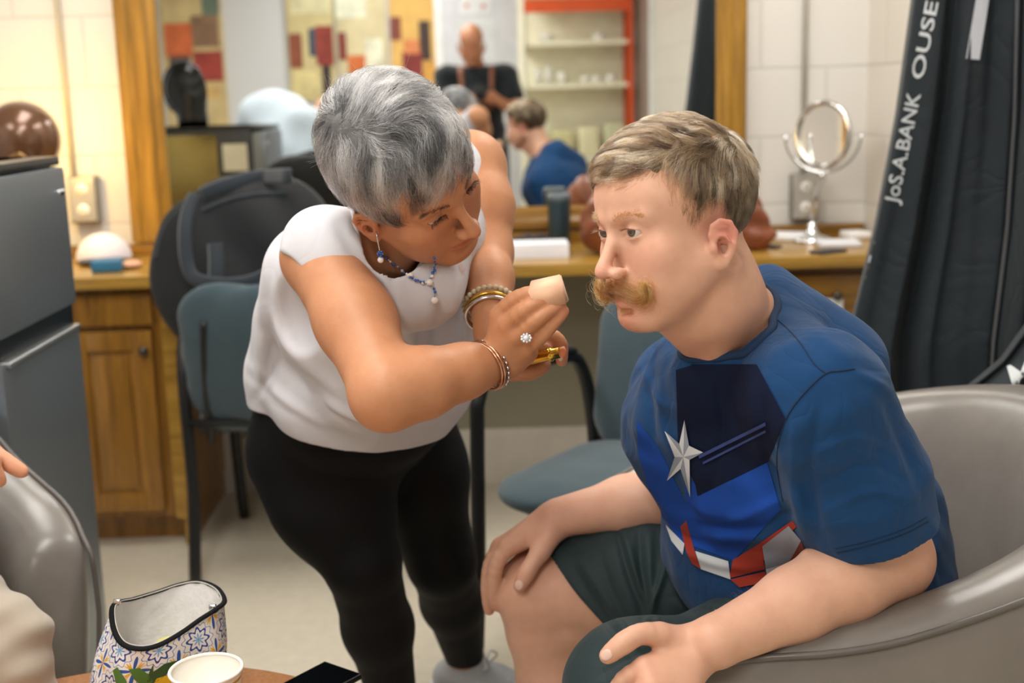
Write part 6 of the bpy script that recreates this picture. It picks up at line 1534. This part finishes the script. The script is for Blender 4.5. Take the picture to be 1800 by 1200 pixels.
def pouch():
    rim_px = [((201, 1062), 1.60), ((235, 1052), 1.645), ((275, 1040), 1.672), ((318, 1026), 1.690), ((352, 1022), 1.690), ((382, 1034), 1.672), ((394, 1056), 1.640), ((380, 1070), 1.600), ((352, 1088), 1.575), ((318, 1112), 1.555), ((280, 1133), 1.540), ((245, 1140), 1.535), ((214, 1130), 1.545), ((199, 1098), 1.570)]
    rim = catmull([P(*p, D) for p, D in rim_px], 6, True); n = len(rim); cb = PZ(300, 1192, TZ); cb[1] = 1.60
    e = empty('zip_pouch', (cb[0], cb[1], TZ), 'open zip pouch with a blue, yellow and lemon pattern on the round table', 'pouch')
    rc_ = sum(rim)/n; bot = []
    for q in rim: d = q-rc_; a = math.atan2(d[1], d[0]); bot.append(np.array((cb[0]+.090*math.cos(a), cb[1]+.040*math.sin(a), TZ+.002)))
    bm = bmesh.new(); uv = bm.loops.layers.uv.new('UVMap'); R_ = []; K = 14
    arc = np.concatenate([[0], np.cumsum([np.linalg.norm(rim[(i+1) % n]-rim[i]) for i in range(n)])])
    for k in range(K+1):
        v = k/K; R_.append([])
        for i in range(n):
            p = rim[i]*(1-v)+bot[i]*v; o_ = p-np.array((*(rc_*(1-v)+cb*v)[:2], p[2])); p = p+o_*(.10*math.sin(PI*v))+np.array((0, .004*math.sin(i*.5+v*5)*math.sin(PI*v), 0)); R_[k].append(bm.verts.new(Vector(p)))
    for k in range(K):
        for i in range(n):
            j = (i+1) % n; f = bm.faces.new((R_[k][i], R_[k][j], R_[k+1][j], R_[k+1][i]))
            for lp_, (a, b) in zip(f.loops, ((i, k), (i+1, k), (i+1, k+1), (i, k+1))): lp_[uv].uv = (arc[a], rim[a % n][2]*(1-b/K)+bot[a % n][2]*(b/K))
    bm.faces.new(R_[-1][::-1]); body = obj('body', bm, AZ, e); auto_sharp(body, 60)
    bm = bmesh.new(); R_ = []
    for k in range(9):
        v = k/8; R_.append([bm.verts.new(Vector((rc_+(rim[i]-rc_)*.965)*(1-v*.62)+(bot[i]*.9+np.array((*cb[:2], TZ))*.1)*(v*.62)+np.array((.002*math.sin(i*.9+k*2), 0, .002*math.sin(i*1.3+k))))) for i in range(n)])
    for A, B in zip(R_[:-1], R_[1:]):
        for i in range(n): j = (i+1) % n; bm.faces.new((A[i], B[i], B[j], A[j]))
    bm.faces.new(R_[-1]); obj('lining', bm, mat('white_lining', 'DCDAD8', .45, bump=.5, bs=60, bd=.004), e)
    bm = bmesh.new(); tube(bm, rim, .0042, 8, closed=True, flat=.6); z_ = obj('zip_tape', bm, mat('charcoal_zip', '0D0F11', .8, spec=.2), e)
    bm = bmesh.new(); tube(bm, [q+(rc_-q)*.045+np.array((0, 0, .0015)) for q in rim], .0010, 6, closed=True); obj('zip_teeth', bm, mat('pale_zip_edge', 'B9B6AE', .5), z_)
    for i, (x, y, D) in enumerate(((206, 1058, 1.60), (374, 1067, 1.602))): bm = bmesh.new(); bx(bm, P(x, y, D), (.010, .006, .008), None, .002); obj('zip_slider', bm, SILV, z_)
    T_ = bvh(body)
    G_, G2_, Y_ = mat('leaf_green', '4E7A34', .6), mat('leaf_green_dark', '2F5428', .6), mat('lemon_yellow', 'E0B91E', .5)
    decal('lemon_print', [([(226, 1176), (246, 1174), (262, 1186), (272, 1204), (250, 1206), (236, 1194)], 0), ([(262, 1206), (270, 1180), (290, 1166), (314, 1160), (304, 1176), (284, 1192)], 1), ([(270, 1166), (262, 1182), (258, 1200), (268, 1196)], 1), ([(266, 1206), (276, 1192), (296, 1186), (306, 1206)], 2), ([(198, 1178), (206, 1172), (222, 1196), (224, 1212), (206, 1210)], 0)], [G_, G2_, Y_], T_, body, 4, .0012)
    b2 = bmesh.new(); q = P(300, 1112, 1.63); blob(b2, q+np.array((0, 0, -.02)), (.026, .018, .014), 16); tag(obj('banana_piece', b2, mat('pale_yellow_fruit', 'D8CF7A', .5), None), 'pale yellow fruit piece lying inside the open zip pouch', 'fruit')
    return e
pouch()
# ================================================================== the photographer (seen in the wall mirror)
def simple_person(root, F, base, m_, h): return fld('body', F, h, m_, root, painter(lin(base), []), relax=2)
def photographer():
    root = empty('person', (-.02, -.36, 0), 'bald person in a dark polo with brown straps holding a camera', 'person')
    O = np.array((-.050, -.335, 1.590)); R = rot((0, 0, 1), -3) @ rot((1, 0, 0), -22)
    F = Field(); F.k = .01; head(F, R, O, dict(w=1, lid=.003)); F.world(); nb = np.array((-.03, -.40, 1.44))
    F.chain([R@np.array((0, -.03, -.06))+O, nb], [.056, .06], k=.02)
    Ls, Rs = np.array((-.225, -.38, 1.385)), np.array((.175, -.38, 1.385)); Le, Re = np.array((-.275, -.28, 1.12)), np.array((.245, -.27, 1.14)); Lw, Rw = np.array((-.10, -.16, 1.225)), np.array((.095, -.15, 1.235))
    F.cap(Ls, Rs, .06, .06, k=.04)
    F.ell((-.025, -.39, 1.22), (.16, .11, .20), k=.05); F.ell((-.02, -.38, .98), (.16, .12, .14), k=.05)
    for s in (-1, 1): F.chain([(-.02+s*.09, -.38, .92), (-.02+s*.11, -.37, .50), (-.02+s*.12, -.38, .08)], [.09, .065, .042], k=.04, kin=.04); F.cap((-.02+s*.12, -.38, .045), (-.02+s*.14, -.22, .035), .042, .034, k=.02)
    for a, b, c_ in ((Ls, Le, Lw), (Rs, Re, Rw)):
        F.chain([a, b], [.055, .045], k=.03); F.chain([b, c_], [.042, .028], k=.02)
        s = -1 if a is Ls else 1; pm = c_+np.array((-s*.035, .03, .015)); F.cap(c_, pm, .028, .028, k=.015)
        fs = [([pm+np.array((0, .01, .022-.017*k)), pm+np.array((-s*.022, .030, .022-.017*k)), pm+np.array((-s*.045, .018, .022-.017*k))], [.0105, .009, .008]) for k in range(4)]; fs.append(([c_+np.array((0, .02, .02)), c_+np.array((-s*.02, .02, .045)), c_+np.array((-s*.04, .01, .055))], [.012, .010, .009])); fingers(F, fs)
    b = simple_person(root, F, 'B98060', skin_mat('ruddy_skin', lin('B98060')), .0045)
    S = Field(); S.k = .04; S.cap(Ls, Rs, .07, .07); S.ell((-.025, -.39, 1.22), (.185, .135, .21), k=.05); S.ell((-.02, -.38, 1.02), (.18, .145, .14), k=.05)
    for a, c_ in ((Ls, Le), (Rs, Re)): S.chain([a, a*.45+c_*.55], [.072, .066], k=.03)
    S.chain([R@np.array((0, -.03, -.08))+O, nb+(0, 0, -.02)], [.058, .062], k=.004, mode='c'); S.plane((0, 0, .93), (0, 0, -1), .01); S.disp(lambda q: .004*np.sin(q@np.array((40, 20, 35.))))
    sh = fld('polo_shirt', S, .006, fabric('black_pique', '12181E', scale=900), b)
    T_ = Field(); T_.k = .04; T_.ell((-.02, -.38, .96), (.175, .13, .13), k=.05)
    for s in (-1, 1): T_.chain([(-.02+s*.09, -.38, .90), (-.02+s*.11, -.37, .50), (-.02+s*.12, -.38, .10)], [.105, .082, .075], k=.04, kin=.04)
    T_.plane((0, 0, .09), (0, 0, -1), .003); fld('trousers', T_, .007, fabric('dark_trousers', '1E2226'), b)
    for s in (-1, 1): F3 = Field(); F3.k = .02; F3.chain([(-.02+s*.12, -.42, .05), (-.02+s*.13, -.30, .045), (-.02+s*.14, -.20, .035)], [.05, .05, .04]); F3.plane((0, 0, .001), (0, 0, -1), .002); fld('shoe', F3, .006, mat('black_shoe', '141414', .4), b)
    Ts = bvh(sh); br = mat('brown_strap_leather', '7A4426', .5)
    for s in (-1, 1):
        q = []
        for k in range(16):
            z = 1.47-.30*k/15; x = -.025+s*(.105-.02*k/15); h = Ts.ray_cast(Vector((x, .1, z)), Vector((0, -1, 0)))
            if h[0] is not None: q.append(np.array(h[0])+np.array((0, .004, 0)))
        if len(q) > 3: bm = bmesh.new(); tube(bm, q, .016, 8, flat=.2, nrm=(0, 1, 0)); obj('harness_strap', bm, br, b)
    e = empty('camera', (0, -.14, 1.25), 'black camera held by the person seen in the wall mirror', 'camera')
    MB_ = mat('camera_black', '0E0F11', .4)
    bm = bmesh.new(); bx(bm, (0, -.135, 1.265), (.135, .05, .085), None, .010, 3); bx(bm, (0, -.135, 1.318), (.05, .045, .03), None, .008, 3); obj('body', bm, MB_, e)
    bm = bmesh.new(); lathe(bm, [(0, 0), (.034, 0), (.036, .02), (.038, .05), (.036, .07), (.030, .07), (.028, .062), (0, .060)], (0, -.110, 1.27), 32, (0, 1, 0)); l_ = obj('lens', bm, MB_, e)
    bm = bmesh.new(); lathe(bm, [(0, .004), (.015, .003), (.028, 0)], (0, -.048, 1.27), 24, (0, 1, 0)); obj('front_glass', bm, mat('lens_glass', '10141C', .03), l_)
photographer()
# ================================================================== person seated in the left armchair
def seated_left():
    root = empty('person', (-.97, 1.84, 0), 'seated person in beige trousers and pale blue shirt at the left frame edge', 'person')
    f = _n((.86, -.50, 0)); lf = np.array((.50, .86, 0)); z = np.array((0, 0, 1.))
    pel = np.array((-1.00, 1.83, .56)); nb = np.array((-.91, 1.60, 1.17))
    O = nb+f*.15-z*.02; up = _n(f*.75+z*.66); R = np.array([np.cross(_n(f*.66-z*.75), up), _n(f*.66-z*.75), up]).T
    F = Field(); F.k = .01; head(F, R, O, dict(lid=.003)); F.world(); F.chain([R@np.array((0, -.03, -.06))+O, nb], [.055, .06], k=.02)
    Ls, Rs = nb+lf*.19-z*.06, nb-lf*.19-z*.06; F.cap(Ls, Rs, .06, .06, k=.04); F.ell((pel+nb)/2, (.15, .15, .25), k=.06); F.ell(pel, (.17, .17, .12), k=.05)
    kn = P(-42, 905, 1.66); knR = kn-lf*.32+f*.02; kn[2] = .525; knR[2] = .525
    for k_, h_ in ((kn, pel+lf*.09), (knR, pel-lf*.09)): F.chain([h_, k_], [.085, .055], k=.03); F.chain([k_, k_+f*.04-z*.44], [.052, .040], k=.02); F.cap(k_+f*.04-z*.475, k_+f*.17-z*.49, .038, .03, k=.02)
    hand = P(-40, 815, 1.675); hw = hand-f*.045+z*.025; el = np.array((-.93, 1.96, .80))
    F.chain([Ls, el], [.055, .045], k=.03); F.chain([el, hw], [.042, .030], k=.02); F.cap(hw, hand, .030, .028, k=.012)
    F.cap(hw, hand+lf*.018, .026, .016, k=.012)
    fs = []
    for k_, (dx, dy) in enumerate(((26, 42), (20, 50), (8, 54), (-6, 50))): b0 = hand+lf*(.016-.018*k_); px, py = PIX(b0); fs.append(([b0, P(px+dx*.5, py+dy*.40, b0[1]-.005), P(px+dx*.9, py+dy*.85, b0[1]+.0)], [.0115, .0105, .0088]))
    fs.append(([hw+lf*.03, hand+lf*.045-z*.008, hand+lf*.055+f*.02-z*.024], [.014, .012, .010])); fingers(F, fs)
    elR = Rs+f*.10-z*.28; hR = knR-f*.05+z*.07; F.chain([Rs, elR], [.055, .045], k=.03); F.chain([elR, hR], [.042, .03], k=.02); F.cap(hR, hR+f*.08-z*.02, .03, .025, k=.01)
    b = simple_person(root, F, 'D9A080', skin_mat('pale_skin', lin('D9A080')), .004)
    S = Field(); S.k = .05; S.cap(Ls, Rs, .085, .085); S.cap(Ls-f*.05+z*.04, Rs-f*.05+z*.04, .09, .09, k=.06); S.ell((pel+nb)/2-f*.02+z*.05, (.22, .22, .30), k=.06); S.ell(nb-f*.12-lf*.03, (.18, .17, .15), k=.06); S.ell(pel+z*.06-f*.02, (.20, .20, .14), k=.05)
    S.chain([Ls, el*.6+Ls*.4], [.085, .072], k=.04); S.chain([Rs, elR*.7+Rs*.3], [.085, .072], k=.04); S.chain([R@np.array((0, -.03, -.08))+O, nb], [.058, .062], k=.004, mode='c'); S.plane((0, 0, .56), (0, 0, -1), .01); S.disp(lambda q: .006*np.sin(q@np.array((25, 20, 18.)))*np.sin(q@np.array((-20, 14, 26.))))
    fld('shirt', S, .007, fabric('pale_blue_cotton', 'C4D2DE', var=.03), b)
    T_ = Field(); T_.k = .04; T_.ell(pel, (.19, .19, .14), k=.05)
    for k_, h_ in ((kn, pel+lf*.09), (knR, pel-lf*.09)): T_.chain([h_, k_], [.10, .076], k=.04, kin=.04); T_.chain([k_, k_+f*.03-z*.25, k_+f*.05-z*.46], [.074, .076, .080], k=.03, kin=.03)
    T_.plane((0, 0, .06), (0, 0, -1), .004); T_.disp(lambda q: .0035*np.sin(q@np.array((30, 40, 70.)))+.0025*np.sin(q@np.array((-60, 30, 110.)))); fld('trousers', T_, .004, fabric('beige_chino', 'B5AA9A', var=.04), b)
    for k_ in (kn, knR): F3 = Field(); F3.k = .02; F3.chain([k_+f*.02-z*.475, k_+f*.10-z*.48, k_+f*.18-z*.49], [.048, .048, .038]); F3.plane((0, 0, .001), (0, 0, -1), .002); fld('shoe', F3, .006, mat('brown_shoe', '3A2A20', .4), b)
seated_left()
